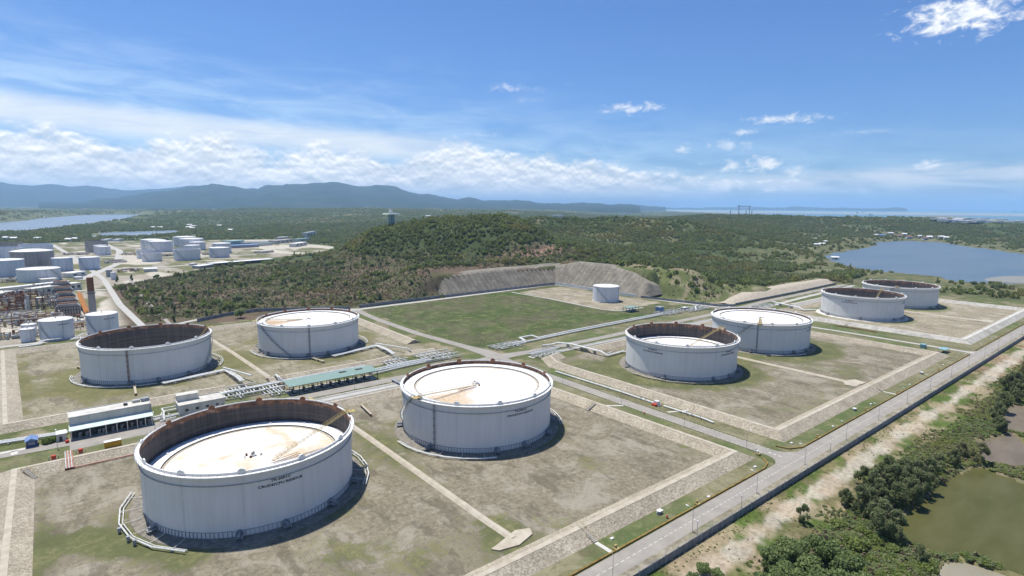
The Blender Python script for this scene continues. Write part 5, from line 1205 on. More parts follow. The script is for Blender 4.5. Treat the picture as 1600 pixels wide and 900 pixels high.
def lobes_broad(g,h,r,n=11):
    Lb=[(0,0,h*.62,r*.62,h*.30)]
    for i in range(n):
        a=g.random()*6.28; q=r*(.35+.45*g.random()); z=h*(.42+.45*g.random()); s=r*(.26+.22*g.random()); Lb.append((q*math.cos(a),q*math.sin(a),z,s,s*.8))
    return Lb
def trunk_mb(h,r,g,limbs=5,lean=.3):
    mb=MB(); p=[Vector((0,0,-.4))]; 
    for i in range(4): p.append(p[-1]+Vector(((g.random()-.5)*lean,(g.random()-.5)*lean,h/4)))
    for i in range(len(p)-1):
        a,b=p[i],p[i+1]; r0=r*(1-.2*i); r1=r*(1-.2*(i+1)); n=6; P=[(a.x+r0*math.cos(PI*2*k/n),a.y+r0*math.sin(PI*2*k/n),a.z) for k in range(n)]+[(b.x+r1*math.cos(PI*2*k/n),b.y+r1*math.sin(PI*2*k/n),b.z) for k in range(n)]
        mb.add(P,[(k,(k+1)%n,n+(k+1)%n,n+k) for k in range(n)])
    for i in range(limbs):
        a=p[2]+(p[3]-p[2])*g.random(); an=g.random()*6.28; mb.tube([a,a+Vector((math.cos(an)*h*.22,math.sin(an)*h*.22,h*.16)),a+Vector((math.cos(an)*h*.38,math.sin(an)*h*.38,h*.42))],r*.3,4)
    return mb
def make_tree(name,cat,cmesh,trunk_h,trunk_r,seed,label,group):
    t=thing(name,label,cat,(0,0,-500),0,group); c=bpy.data.objects.new('crown',cmesh); COL.objects.link(c); c.parent=t
    trunk_mb(trunk_h,trunk_r,random.Random(seed)).build('trunk','bark',t); return t
protos={}
def proto(kind):
    g=random.Random(sum(map(ord,kind)))
    if kind in protos: return protos[kind]
    k,i=kind.split('_'); i=int(i)
    if k=='broad': me=leaf_mesh('crown',2600,lobes_broad(g,8.5,5.0,13),.62,'leaf_broad',seed=i+1); a=('broadleaf_tree','tree',me,5.2,.28)
    elif k=='cas':
        lb=[]
        for q in range(26):
            tt=g.random(); z=1.6+6.6*tt; rr=2.9*math.sqrt(max(.08,1-(2*tt-.85)**2*.9))*(.5+.6*g.random()); an=g.random()*6.28; o=rr*.8; lb.append((o*1.25*math.cos(an),o*1.25*math.sin(an),z,.5+.45*g.random(),1.25))
        me=leaf_mesh('crown',2400,lb,.5,'leaf_cas',up=.12,seed=i+11,elong=1.9); a=('casuarina_tree','tree',me,8.2,.15)
    elif k=='bush': me=leaf_mesh('crown',900,[(0,0,1.0,1.7,1.0),(1.1,.5,.9,1.2,.8),(-.9,.9,.9,1.2,.8),(.1,-1.1,.9,1.3,.8)],.5,'leaf_bright',seed=i+21); a=('green_bush','bush',me,1.0,.08)
    elif k=='scas':
        lb=[]
        for q in range(9): z=1.2+4.6*(q/8); rr=1.7*(1-q/12)*(.6+.5*g.random()); an=g.random()*6.28; lb.append((rr*.6*math.cos(an),rr*.6*math.sin(an),z,rr*.7,.85))
        me=leaf_mesh('crown',420,lb,.85,'leaf_cas',up=.15,seed=i+31,elong=1.5); a=('casuarina_tree','tree',me,5.2,.12)
    elif k=='sbroad': me=leaf_mesh('crown',520,lobes_broad(g,5.5,3.0,7),.95,'leaf_bright' if i%2 else 'leaf_broad',seed=i+41); a=('broadleaf_tree','tree',me,3.4,.18)
    protos[kind]=(a,sum(map(ord,kind))); return protos[kind]
used={}
def plant(kind,u,v,s,label,group,sz=None):
    a,seed=proto(kind); z=ground_z(u,v)-.1
    if z<-2.4: return
    rz=random.random()*6.28
    if kind in used:
        return dup(used[kind],(u,v,z),rz,label,(s,s,s*(sz or 1)),group)
    t=make_tree(a[0],a[1],a[2],a[3],a[4],seed,label,group); t.location=(u,v,z); t.rotation_euler.z=rz; t.scale=(s,s,s*(sz or 1)); used[kind]=t; return t
def at_px(x,y,up=28): return G(x,y+up,-1.4)
rt=random.Random(5)
for i,(x,y) in enumerate([(1238,842),(1288,846),(1262,872),(1318,872),(1226,888),(1285,898),(1345,892),(1212,862),(1330,905),(1250,905),(1198,905),(1365,915)]):
    u,v=at_px(x,y,34); plant('broad_%d'%(i%4),u,v,.72+.25*rt.random(),'rounded blue green tree in the dense clump beside the sandy track','broadleaf trees in the clump beside the sandy track')
for i,(x,y) in enumerate([(1098,884),(1120,890),(1078,900)]):
    u,v=at_px(x,y,22); plant('broad_%d'%((i+1)%4),u,v,.42+.1*rt.random(),'small rounded tree between the fence and the sandy track','small trees between fence and track')
cas1=[(1366,742),(1352,762),(1396,738),(1418,748),(1380,764),(1360,785),(1376,795),(1405,764),(1432,742),(1340,775),(1385,722),(1412,728),(1372,815),(1348,735)]
for i,(x,y) in enumerate(cas1):
    u,v=at_px(x,y,26)
    for du,dv in ((0,0),(4.5,-2.5)): plant('cas_%d'%(i%3),u+du,v+dv,.72+.42*rt.random(),'feathery tree in the thicket between sandy track and olive pond','feathery trees in the thicket by the olive pond')
for i,(x,y) in enumerate([(1466,712),(1490,704),(1518,722),(1476,735),(1452,724),(1502,690),(1530,700),(1516,738)]):
    u,v=at_px(x,y,22); plant('cas_%d'%(i%3),u,v,.75+.4*rt.random(),'feathery tree on the bank between the olive and brown ponds','feathery trees on the bank between the ponds')
for i,(x,y,l) in enumerate([(1255,800,'thin feathery tree beside the sandy track above the dense clump'),(1320,772,'thin feathery tree with a spindly top beside the sandy track'),(1556,716,'lone slim tree standing in the brown pond'),(1438,860,'sparse feathery tree beside the muddy pool'),(1402,830,'feathery tree at the corner of the olive pond')]):
    u,v=at_px(x,y,20); plant('cas_%d'%(i%3),u,v,.65,l,None,1.1)
for i in range(34):
    x=1545+rt.random()*120; y=rt.choice([560+rt.random()*80,600+rt.random()*60]); 
    if x<1545+max(0,(660-y))*.25*0: continue
    if y<600 and x<1575: x+=25
    u,v=G(x,y+14,-1.2); 
    if v>70: v=70-rt.random()*4
    plant('cas_%d'%(i%3),u,v,.8+.4*rt.random(),'feathery tree in the grove at the right edge beyond the track','feathery trees in the grove at the right edge')
for i,(x,y) in enumerate([(1385,812),(1345,822),(1400,800),(1452,768),(1428,784),(1310,812),(1340,846),(1372,838),(1395,850),(1460,785),(1480,770),(1408,818),(1448,880),(1475,892),(1500,896)]):
    u,v=at_px(x,y,10); plant('bush_%d'%(i%3),u,v,1.0+.7*rt.random(),'bright green bush in the undergrowth around the olive pond','bright green bushes around the olive pond')
u,v=at_px(1548,752,8)
for k in range(4): plant('bush_%d'%(k%3),u+2.4*k-4,v+(k%2)*1.4,1.5,'rounded green bush on the spit reaching into the olive pond','bushes on the spit of the olive pond')
for i in range(10):
    x=1578+rt.random()*70; y=545+rt.random()*20; u,v=G(x,y+8,-1); plant('cas_%d'%(i%3),u,min(v,78),.6+.2*rt.random(),'dark tree at the far end of the sandy track','trees at the far end of the sandy track')
# scrub trees behind the farm
SCR=[G(*p) for p in [(235,425),(330,418),(430,408),(520,402),(600,418),(700,440),(696,466),(560,478),(400,482),(330,498),(262,512),(215,470)]]
cu_=[p[0] for p in SCR]; cv_=[p[1] for p in SCR]
n=0
while n<190:
    u=rt.uniform(min(cu_),max(cu_)); v=rt.uniform(min(cv_),max(cv_))
    if poly_sd(np.array([u]),np.array([v]),SCR)[0]>-4: continue
    if rt.random()>(620/math.hypot(u,v))**2: continue
    if rt.random()<.25 and v<620: continue
    k=rt.choice(['scas_0','scas_1','scas_2','scas_0','sbroad_0','sbroad_1']); s=.5+.75*rt.random()**1.5
    plant(k,u,v,s,{'scas':'slender olive green scrub tree on the brown land behind the rear tanks','sbro':'rounded green scrub tree on the brown land behind the rear tanks'}[k[:4]],'scrub trees behind the rear tanks' if k[0:4]=='scas' else 'rounded scrub trees behind the rear tanks'); n+=1
for (x,y,s) in [(376,494,1.5),(213,470,1.3),(345,490,1.1),(365,470,1.2),(300,478,1.0),(255,468,1.1),(272,500,1.0),(238,488,1.1),(206,435,1.2),(183,437,1.3),(197,450,1.0)]:
    u,v=G(x,y+3); plant('sbroad_0' if x in(376,213) else 'scas_1',u,v,s,'larger dark tree standing out of the scrub near the boundary wall' if x!=376 else 'dense round dark tree close to the boundary wall behind the rear tanks','larger trees near the boundary wall' if x!=376 else None)
u,v=(-6.5,308.5); plant('bush_0',u,v,1.3,'green bush right of the small blue hut',None)
# --- instanced stuff
SRC=bpy.data.collections.new('crown_shapes')
def src(me,nm):
    o=bpy.data.objects.new(nm,me); SRC.objects.link(o); return o
def scatter(name,P,scl,rot,colname,label):
    col=bpy.data.collections.new(colname[0]); 
    for k,me in enumerate(colname[1]): o=bpy.data.objects.new('%s_shape%02d'%(colname[0],k),me); col.objects.link(o)
    me=bpy.data.meshes.new(name); me.vertices.add(len(P)); me.vertices.foreach_set('co',np.asarray(P,np.float32).ravel())
    a=me.attributes.new('scl','FLOAT_VECTOR','POINT'); a.data.foreach_set('vector',np.asarray(scl,np.float32).ravel())
    a=me.attributes.new('rot','FLOAT_VECTOR','POINT'); a.data.foreach_set('vector',np.asarray(rot,np.float32).ravel())
    o=bpy.data.objects.new(name,me); COL.objects.link(o); o['kind']='stuff'; o['label']=label
    ng=bpy.data.node_groups.new(name+'_scatter','GeometryNodeTree'); ng.interface.new_socket('Geometry',in_out='INPUT',socket_type='NodeSocketGeometry'); ng.interface.new_socket('Geometry',in_out='OUTPUT',socket_type='NodeSocketGeometry')
    gi=ng.nodes.new('NodeGroupInput'); go=ng.nodes.new('NodeGroupOutput'); ip=ng.nodes.new('GeometryNodeInstanceOnPoints'); ci=ng.nodes.new('GeometryNodeCollectionInfo'); ci.inputs['Collection'].default_value=col; ci.inputs['Separate Children'].default_value=True; ci.inputs['Reset Children'].default_value=True
    ip.inputs['Pick Instance'].default_value=True
    A=ng.nodes.new('GeometryNodeInputNamedAttribute'); A.data_type='FLOAT_VECTOR'; A.inputs['Name'].default_value='scl'; B=ng.nodes.new('GeometryNodeInputNamedAttribute'); B.data_type='FLOAT_VECTOR'; B.inputs['Name'].default_value='rot'
    l=ng.links.new; l(gi.outputs[0],ip.inputs['Points']); l(ci.outputs[0],ip.inputs['Instance']); l(A.outputs['Attribute'],ip.inputs['Scale']); l(B.outputs['Attribute'],ip.inputs['Rotation']); l(ip.outputs[0],go.inputs[0])
    md=o.modifiers.new('scatter','NODES'); md.node_group=ng; return o
def blob_mesh(seed,mat,n=70,flat=.75,size=.34):
    g=random.Random(seed); lb=[(0,0,.45,.55,.42)]
    for i in range(5): a=g.random()*6.28; lb.append((.42*math.cos(a),.42*math.sin(a),.4+.25*g.random(),.34,.28))
    return leaf_mesh('clump',n,lb,size,mat,seed=seed)
def tuft_mesh(seed,mat,n=60):
    g=random.Random(seed); lb=[(0.25*(g.random()-.5),.25*(g.random()-.5),.25+.2*k,.42-.08*k,.2) for k in range(5)]
    return leaf_mesh('clump',n,lb,.3,mat,up=.12,seed=seed,elong=1.4)
gen=np.random.default_rng(3)
def wedge(n,r0,r1,a0=-46,a1=46,pw=1.0):
    a=np.radians(51+gen.uniform(a0,a1,n)); r=np.sqrt(gen.uniform(r0**2,r1**2,n)); return r*np.cos(a),r*np.sin(a)
def ok_land(u,v,water=0):
    k=np.ones(u.shape,bool)
    for P,m_ in ((LAGOON,6),(LW1,15),(LW2,15),(SEA,80),(MUD,5)): k&=poly_sd(u,v,P)>m_
    k&=~((v>84)&(v<540)&(u>-400)&(u<560)); k&=~((v>84)&(v<352)&(u>-400)&(u<850)); k&=poly_sd(u,v,FAC)>10
    k&=~((v<600)&(v>400)&(u>340)&(u<566)); return k
allp=[];alls=[]
for n,r0,r1,s0,s1,cov in ((74000,600,1500,6.0,10.0,1),(62000,1500,3000,7,11,1),(52000,3000,6500,12,20,1),(16000,6500,13000,30,55,1)):
    u,v=wedge(n,r0,r1); h=terrain(u,v); k=ok_land(u,v)&(h>-.3); d=np.hypot(u,v)
    f=fbm(u/140,v/140,4,43); f2=fbm(u/45,v/45,4,77)
    hill=sstep(14,34,h); scr=(poly_sd(u,v,SCR)<0)|((d<900)&(h<16)&(v>u*.9))
    p=np.where(d<1600,np.maximum(hill*np.where(f2>.40,.98,.35),.6*(f2>.42)),np.where(f>.36,.95,.18)); p=np.where(scr&(h<24+18*(f2-.5)),.10*(f2>.5),p)
    p=np.where(seg_dist(u,v,(440,640),(610,655))<34,p*.22,p); p=np.where(seg_dist(u,v,(590,450),(630,360))<50,.12,p)
    p=np.where((seg_dist(u,v,(620,560),(760,420))<120)&(h<12),.75*(f2>.38),p)
    lg=poly_sd(u,v,LAGOON); p=np.where(lg<110+300*(f-.5),p*np.where(f2>.55,.35,.04),p)
    p=np.where((lg<420)&(v<330),p*.25,p)
    for P in (LW1,): p=np.where(poly_sd(u,v,P)<60+300*(f-.5),p*.15,p)
    k&=gen.random(n)<p; u,v,h=u[k],v[k],h[k]; s=gen.uniform(s0,s1,len(u))*(.75+.5*vnoise(u/60,v/60,9))
    allp.append(np.stack([u,v,h-.15*s],1)); alls.append(np.stack([s*.62,s*.62,s*gen.uniform(.7,1.15,len(u))*np.where(s>28,.22,np.where(s>12,.5,.85))],1))
P_=np.vstack(allp); S_=np.vstack(alls); R_=np.zeros_like(P_); R_[:,2]=gen.random(len(P_))*6.28
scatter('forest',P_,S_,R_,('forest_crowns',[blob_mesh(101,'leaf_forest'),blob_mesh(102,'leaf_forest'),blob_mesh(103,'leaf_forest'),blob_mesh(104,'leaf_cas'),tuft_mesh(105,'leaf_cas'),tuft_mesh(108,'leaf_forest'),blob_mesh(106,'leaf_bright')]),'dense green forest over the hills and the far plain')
# scrub ground cover behind the farm
u=gen.uniform(60,700,44000); v=gen.uniform(545,1000,44000); h=terrain(u,v); f=fbm(u/26,v/26,4,5)
k=(poly_sd(u,v,FAC)>3)&(h>-.5)&(h<40)&(gen.random(44000)<np.where(f>.48,.95,.40))&~((v<592)&(u>345)&(u<566))&~((v<580)&(u<240)&(v<545+.3*(240-u)))&(np.abs(u-54)>6)
u,v,h=u[k],v[k],h[k]; s=gen.uniform(.9,2.6,len(u)); 
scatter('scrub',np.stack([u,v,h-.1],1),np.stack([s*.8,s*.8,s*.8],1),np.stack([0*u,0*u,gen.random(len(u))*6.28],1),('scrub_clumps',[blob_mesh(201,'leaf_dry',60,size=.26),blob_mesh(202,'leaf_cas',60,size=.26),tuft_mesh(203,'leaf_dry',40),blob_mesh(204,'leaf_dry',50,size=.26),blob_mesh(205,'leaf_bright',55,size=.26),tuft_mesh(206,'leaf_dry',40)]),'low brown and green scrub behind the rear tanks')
u=gen.uniform(545,900,9000); v=gen.uniform(345,640,9000); h=terrain(u,v); f=fbm(u/26,v/26,4,5); k=(gen.random(9000)<np.where(f>.5,.6,.2))&~((u<562)&(v>400))
u,v,h=u[k],v[k],h[k]; s=gen.uniform(1.0,3.0,len(u)); scatter('scrub',np.stack([u,v,h-.1],1),np.stack([s*.8,s*.8,s*.8],1),np.stack([0*u,0*u,gen.random(len(u))*6.28],1),('scrub_clumps_bank',[blob_mesh(211,'leaf_dry',50),blob_mesh(212,'leaf_cas',50),tuft_mesh(213,'leaf_dry',40),blob_mesh(215,'leaf_bright',45)]),'low brown and green scrub on the bank right of the cut slope')
# undergrowth beyond the perimeter fence
NU=64000; u=gen.uniform(110,620,NU); v=gen.uniform(0,90,NU); h=terrain(u,v); f=fbm(u/9,v/9,4,63); k=(h>-2.5)&(gen.random(NU)<np.where(v>86.5,.5*(f>.45),np.where(v>77.5,.05*(f>.5),np.where(v>73,.6*(f>.48),np.where(f>.40,.95,.45)))))
for P in (PA,PB,PC,PD): k&=poly_sd(u,v,P)>1.5
u,v,h=u[k],v[k],h[k]; s=gen.uniform(.4,1.0,len(u))**1.6*2.0*np.where(v>77,.30,np.where(v>70,.6,1.05))
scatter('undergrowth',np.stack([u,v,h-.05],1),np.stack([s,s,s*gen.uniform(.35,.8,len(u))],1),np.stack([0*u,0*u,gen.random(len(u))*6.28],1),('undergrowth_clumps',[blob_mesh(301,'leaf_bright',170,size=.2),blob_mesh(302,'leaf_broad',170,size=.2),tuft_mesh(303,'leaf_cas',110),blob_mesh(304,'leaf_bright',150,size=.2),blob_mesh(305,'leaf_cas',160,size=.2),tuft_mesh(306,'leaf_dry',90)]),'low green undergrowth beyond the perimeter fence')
# ------------------------------------------------------------------ the other tank yard and the refinery far left
def far_tank(cx,w,yr,yb,label,mat='whitetank',roof='roofwhite',dome=.07,stair=(200,250),open_=False,group='small storage tanks of the refinery',text=None):
    """front base pixel (cx,yb), width w px, front rim row yr"""
    u,v=G(cx,yb); d=math.hypot(u,v); dep=u*math.sin(YAW)+v*math.cos(YAW); dep=(Vector((u,v,-CH)).dot(_d)); Rr=w/F*dep/2; H=(yb-yr)/F*dep*1.02
    Rr=Rr*1.01; u*=1+Rr/d; v*=1+Rr/d
    if open_:
        t=thing('storage_tank',label,'tank',(u,v,0),0,group); MB().lathe([(Rr,0),(Rr,H),(Rr-.3,H),(Rr-.3,H*.6)],48).build('shell',mat,t,smooth='auto'); MB().lathe([(Rr-.35,H*.62),(.01,H*.64)],48).build('roof','brown_tank',t)
        MB().lathe([(Rr+.02,H-1.2),(Rr+.9,H-1.2),(Rr+.9,H-1.5),(Rr+.02,H-1.5)],48).build('wind_girder',mat,t); spiral(t,R(stair[0]),R(stair[1]),Rr+.1,H-.2,.4,1.0,'grey'); return t
    return cone_tank((u,v),Rr,H,label,mat,roof,stair,48,dome=dome,group=group,text=text)
far_tank(45,19,515,535,'front one of two slim white tanks beside the refinery','whitetank',stair=None)
far_tank(47,19,508,527,'rear one of two slim white tanks beside the refinery','whitetank',stair=None)
far_tank(90.5,44,502,532,'white tank with dark streaks beside the left bund','whitetank',text='CONDENSATE')
far_tank(162,42,493,524,'white tank just behind the rim of the nearly empty rear tank','whitetank',text='FRESH WATER')
far_tank(10,48,408,433,'pale blue tank cut by the left edge behind the refinery','bluetank')
far_tank(53,54,394,424,'big weathered brown tank with a white dome roof','brown_tank',dome=.12)
far_tank(62.5,55,422,441,'white tank standing in front of the weathered brown tank','whitetank',stair=(300,345))
far_tank(98.5,27,404,424,'pale blue tank right of the weathered brown tank','bluetank',stair=(190,230))
far_tank(141,27,403,422,'second pale blue tank, right end of its row','bluetank')
far_tank(8,42,388,405,'open topped pale tank behind the row at the left edge','bluetank',open_=True)
far_tank(58,42,383,400,'open topped pale tank behind the weathered brown tank','bluetank',open_=True)
far_tank(12,40,381,397,'farther open topped tank at the left edge','brown_tank',open_=True)
far_tank(152,30,378,395,'brownish white tank behind two small ones','brown_tank',open_=True)
far_tank(158,18,384,397,'small white tank left of the pair','whitetank',stair=None); far_tank(162,19,386,399,'small white tank right of the pair','whitetank',stair=None)
far_tank(237,28,375,389,'leftmost of three overlapping white tanks'); far_tank(245,28,376,391,'middle one of three overlapping white tanks'); far_tank(252,33,378,394,'front one of three overlapping white tanks')
far_tank(228,24,391,404,'open rear tank of the weathered pair','whitetank',open_=True); far_tank(238,27,396,409,'open front tank of the weathered pair','whitetank',open_=True)
far_tank(289,31,371,386,'rear white tank of the cluster with four tanks'); far_tank(300,33,374,390,'second white tank of the cluster with four tanks'); far_tank(309,23,379,391,'smallest white tank of the cluster with four tanks')
far_tank(301,22,384,396,'white domed tank behind the open tank with diagonal stair',roof='roofwhite'); far_tank(293,37,390,407,'open tank with a dark diagonal stair','whitetank',open_=True,stair=(200,255))
far_tank(347,27,381,396,'rear one of two white tanks at the right end'); far_tank(343,29,388,403,'front one of two white tanks with a diagonal stair',stair=(200,255))
far_tank(171,8,422,433,'small grey silo beside the lane','grey',stair=None); far_tank(178,8,426,437,'small white silo beside the lane','whitetank',stair=None); 
def far_box(p0,p1,h,dep,label,wall='wallpaint',roof='roofwhite',cat='building',name='industrial_building',nwin=0,gable=False,z=0,group=None):
    a=Vector((*G(*p0,z),0)); b=Vector((*G(*p1,z),0)); c=(a+b)/2; d=b-a; Ln=d.length; rz=math.atan2(d.y,d.x); 
    t=thing(name,label,cat,(c.x,c.y,z),rz,group); MB().box((0,dep/2,0),(Ln,dep,h)).build('walls',wall,t)
    if gable:
        g=h*.35; MB().add([(-Ln/2-.4,-.5,h),(-Ln/2-.4,dep+.5,h),(-Ln/2-.4,dep/2,h+g),(Ln/2+.4,-.5,h),(Ln/2+.4,dep+.5,h),(Ln/2+.4,dep/2,h+g)],[(0,2,1),(3,4,5),(0,3,5,2),(2,5,4,1),(0,1,4,3)]).build('roof',roof,t)
    else: MB().box((0,dep/2,h),(Ln+.8,dep+.8,.4)).build('roof',roof,t)
    for k in range(nwin):
        MB().box((-Ln/2+Ln*(k+.5)/nwin,-.06,h*.35),(Ln/nwin*.45,.12,h*.35)).build('window','dark',t)
    return t
far_box((-30,478),(24,466),8,14,'long grey shed with a pale roof at the left edge of the refinery','grey','wallpaint',nwin=6)
far_box((52,463),(128,452),8,12,'long cream shed behind the brown furnaces','wallpaint','wallpaint',nwin=8)
far_box((-20,459),(110,444),4,9,'low long cream building behind the sheds','wallpaint','roofwhite')
far_box((66,443),(90,441),5,12,'small cream block on the low long building','wallpaint','wallpaint')
far_box((112,434),(136,430),6,14,'small white workshop right of the blue tanks','roofwhite','roofwhite',nwin=2)
far_box((120,437),(130,436),3,8,'tiny white shed beside the small workshop','roofwhite','roofwhite')
far_box((330,417),(428,409),5,16,'long pale pipe shop with a lilac roof and dark open side','dark','roofwhite',nwin=0)
far_box((312,420),(334,417),4,14,'short annex at the left end of the long pale shop','grey','roofwhite')
far_box((358,383),(382,381),9,22,'teal roofed hall beyond the far tanks','teal','teal'); far_box((362,388),(405,386),6,30,'grey blue hall beside the teal roofed hall','grey','blue'); far_box((383,383),(440,380),6,25,'long grey hall behind the teal roofed hall','grey','grey')
far_box((400,385),(426,383),7,16,'building with a green roof on the lawn','wallpaint','green_roof'); far_box((410,396),(428,394),4,20,'low grey block right of the green roofed building','pale_conc','concrete')
far_box((432,381),(458,378),8,22,'brownish complex near the foot of the hill','wallpaint','brown_tank',nwin=4); far_box((462,386),(480,383),8,16,'white buildings at the foot of the hill, left one','wallpaint','roofwhite',nwin=3); far_box((466,379),(486,377),9,16,'white building at the foot of the hill with a green roof','wallpaint','green_roof'); far_box((480,372),(494,369),16,14,'bluish white apartment like block at the foot of the hill','wallpaint','grey',nwin=3); far_box((438,374),(452,373),6,14,'small white house left of the foot of the hill','wallpaint','roofwhite')
far_box((225,425),(246,424),4,18,'low white shed at the edge of the scrub','wallpaint','roofwhite'); far_box((300,415),(308,414),3,6,'small white truck shaped cabin on the bare ground','roofwhite','roofwhite')
far_box((166,377),(177,376),5,14,'small white building behind the small tank pair','roofwhite','roofwhite'); far_box((184,377),(192,376),5,12,'second small white building behind the small tank pair','roofwhite','roofwhite')
far_box((478,348),(494,346),16,30,'pink brick building alone in the forest','roofred','roofred',nwin=3)
# chimney and furnaces
t=thing('chimney','tall rust stained chimney of the refinery','chimney',(26,620,0)); MB().cyl((0,0,0),2.9,26,24,r2=2.6).build('lower_shaft','brown_tank',t,smooth='auto'); MB().cyl((0,0,26),2.6,12,24,r2=2.5).build('upper_shaft','rust',t,smooth='auto')
MB().lathe([(2.6,24),(3.6,24),(3.6,24.3),(2.6,24.3)],24).build('platform','dark',t)
fu=None
for k in range(5):
    u,v=G(96+3*k,456+9.5*k); lbl='brown furnace bank with rounded shoulders, '+['rearmost of five','second from the rear','middle of five','fourth from the rear','nearest of five'][k]
    if fu is None:
        fu=thing('furnace',lbl,'furnace',(u,v,0),R(-4),'brown furnaces of the refinery'); P=[(-9,0),(-9,9),(-6.5,12),(6.5,12),(9,9),(9,0)]
        MB().add([(x,-3.5,z) for x,z in P]+[(x,3.5,z) for x,z in P],[tuple(range(6)),tuple(range(11,5,-1))]+[(i,i+6,(i+1)%6+6,(i+1)%6) for i in range(6)]).build('casing','brown_tank',fu)
        mb=MB()
        for x in range(-8,9,2): mb.box((x,-3.7,0),(.5,.3,9))
        mb.box((0,-3.75,6),(17,.5,.4)); mb.box((0,-3.75,9),(17,.5,.4)); mb.build('frame_ribs','dark',fu); MB().box((0,0,12),(13,4,.8)).build('header_box','rust',fu)
    else: dup(fu,(u,v,0),label=lbl)
t=thing('conveyor','orange sloping gallery between the furnaces and the chimney','conveyor',(*G(137,492),0)); a=Vector((0,0,0)); 
MB().tube([(0,0,1.5),(-3,60,13)],2.2,4).build('gallery','orange',t)
for q in (.2,.5,.8): MB().box((-3*q,60*q,0),(1.2,1.2,1+11*q)).build('trestle','dark',t)
# process units: steel frames full of vessels and pipes
def process_unit(px,py,lx,ly,hh,seed,label):
    g=random.Random(seed); u,v=G(px,py); t=thing('process_unit',label,'process unit',(u,v,0),R(g.uniform(-4,4)))
    mb=MB(); nx=max(2,int(lx/5)); ny=max(2,int(ly/5)); nz_=int(hh/4)
    for i in range(nx+1):
        for j in range(ny+1):
            x=-lx/2+lx*i/nx; y=-ly/2+ly*j/ny; top=hh*g.uniform(.5,1); mb.box((x,y,0),(.35,.35,top))
    for k in range(1,nz_+1):
        z=k*4
        for i in range(nx+1):
            if g.random()<.8: mb.box((-lx/2+lx*i/nx,0,z*.9),(.3,ly*g.uniform(.5,1),.35))
        for j in range(ny+1):
            if g.random()<.8: mb.box((0,-ly/2+ly*j/ny,z*.9),(lx*g.uniform(.5,1),.3,.35))
    mb.build('steel_frame','rust' if seed%2 else 'brown_tank',t)
    for k in range(int(lx*ly/26)):
        x=g.uniform(-lx/2,lx/2); y=g.uniform(-ly/2,ly/2); m_=g.choice(['white2','roofwhite','grey','rust','brown_tank','rail','yellow'])
        q=g.random()
        if q<.35: r=g.uniform(.5,1.6); MB().cyl((x,y,0),r,g.uniform(3,hh*.95),12).build('column_vessel',m_,t,smooth='auto')
        elif q<.65: r=g.uniform(.6,1.4); z=g.uniform(1.5,hh*.7); l=g.uniform(3,7); MB().tube([(x-l/2,y,z),(x+l/2,y,z)],r,10).build('drum',m_,t,smooth='auto')
        else: z=g.uniform(0,hh*.7); MB().box((x,y,z),(g.uniform(1.5,4),g.uniform(1.5,4),g.uniform(.3,2.5))).build('platform_deck',m_,t)
    for k in range(int(lx*ly/30)):
        x=g.uniform(-lx/2,lx/2); y=g.uniform(-ly/2,ly/2); z=g.uniform(1,hh*.8); l=g.uniform(5,lx*.7); dz=g.uniform(-3,3)
        MB().tube([(x-l/2,y,z),(x+l/2,y,z),(x+l/2,y+g.uniform(-4,4),max(.5,z+dz))],g.uniform(.15,.38),5).build('process_pipe',g.choice(['white2','white2','rail','rust','yellow']),t)
    return t
process_unit(38,482,30,34,19,3,'tall cluttered steel structure with columns behind the slim white tanks')
process_unit(10,505,40,40,9,4,'cluttered process plant with rusty pipes at the left edge')
process_unit(60,505,34,26,10,5,'cluttered process plant between the furnaces and the slim tanks')
process_unit(78,478,14,40,13,6,'row of white and grey vessels left of the furnaces')
process_unit(125,512,22,16,6,7,'low yellowish pipe clutter between the two white tanks')
process_unit(15,528,30,14,6,8,'rusty pipe clutter in front of the process plant at the left edge')
process_unit(-20,490,30,40,10,9,'process plant just cut by the left edge of the photo')
process_unit(20,440,50,16,6,10,'low pipe rack between the brown tank and the sheds')
process_unit(180,410,30,30,4,12,'low pipe clutter with reddish pipes beside the small tank pair')
process_unit(115,505,18,12,8,13,'dark clutter at the foot of the furnaces')
for k,(x,y,lx,ly,h,nm) in enumerate([(120,398,40,26,3,'low clutter of pipes behind the pale blue tanks'),(205,398,30,20,3,'low reddish clutter left of the three white tanks'),(265,400,24,18,3,'low pipe clutter between the white tank groups'),(200,424,26,16,3,'small pipe clutter on the lane by the silo'),(100,452,26,14,4,'pipe clutter between the cream shed and the small workshop'),(50,450,30,12,4,'pipe clutter in front of the white tank'),(325,398,20,16,3,'low pipe clutter left of the right hand tank pair'),(25,465,24,14,6,'steel clutter in front of the long grey shed')]):
    process_unit(x,y,lx,ly,h+1,30+k,nm)
pipes('white pipes looping over the left bund beside the slim tanks',[([(-22,528,.8),(-10,530,1),(-8,536,2.2),(2,538,2.2)],(0,1.2,2.4),.3),([(8,534,1),(16,546,2.4),(22,550,1)],(0,1.2),.35)])
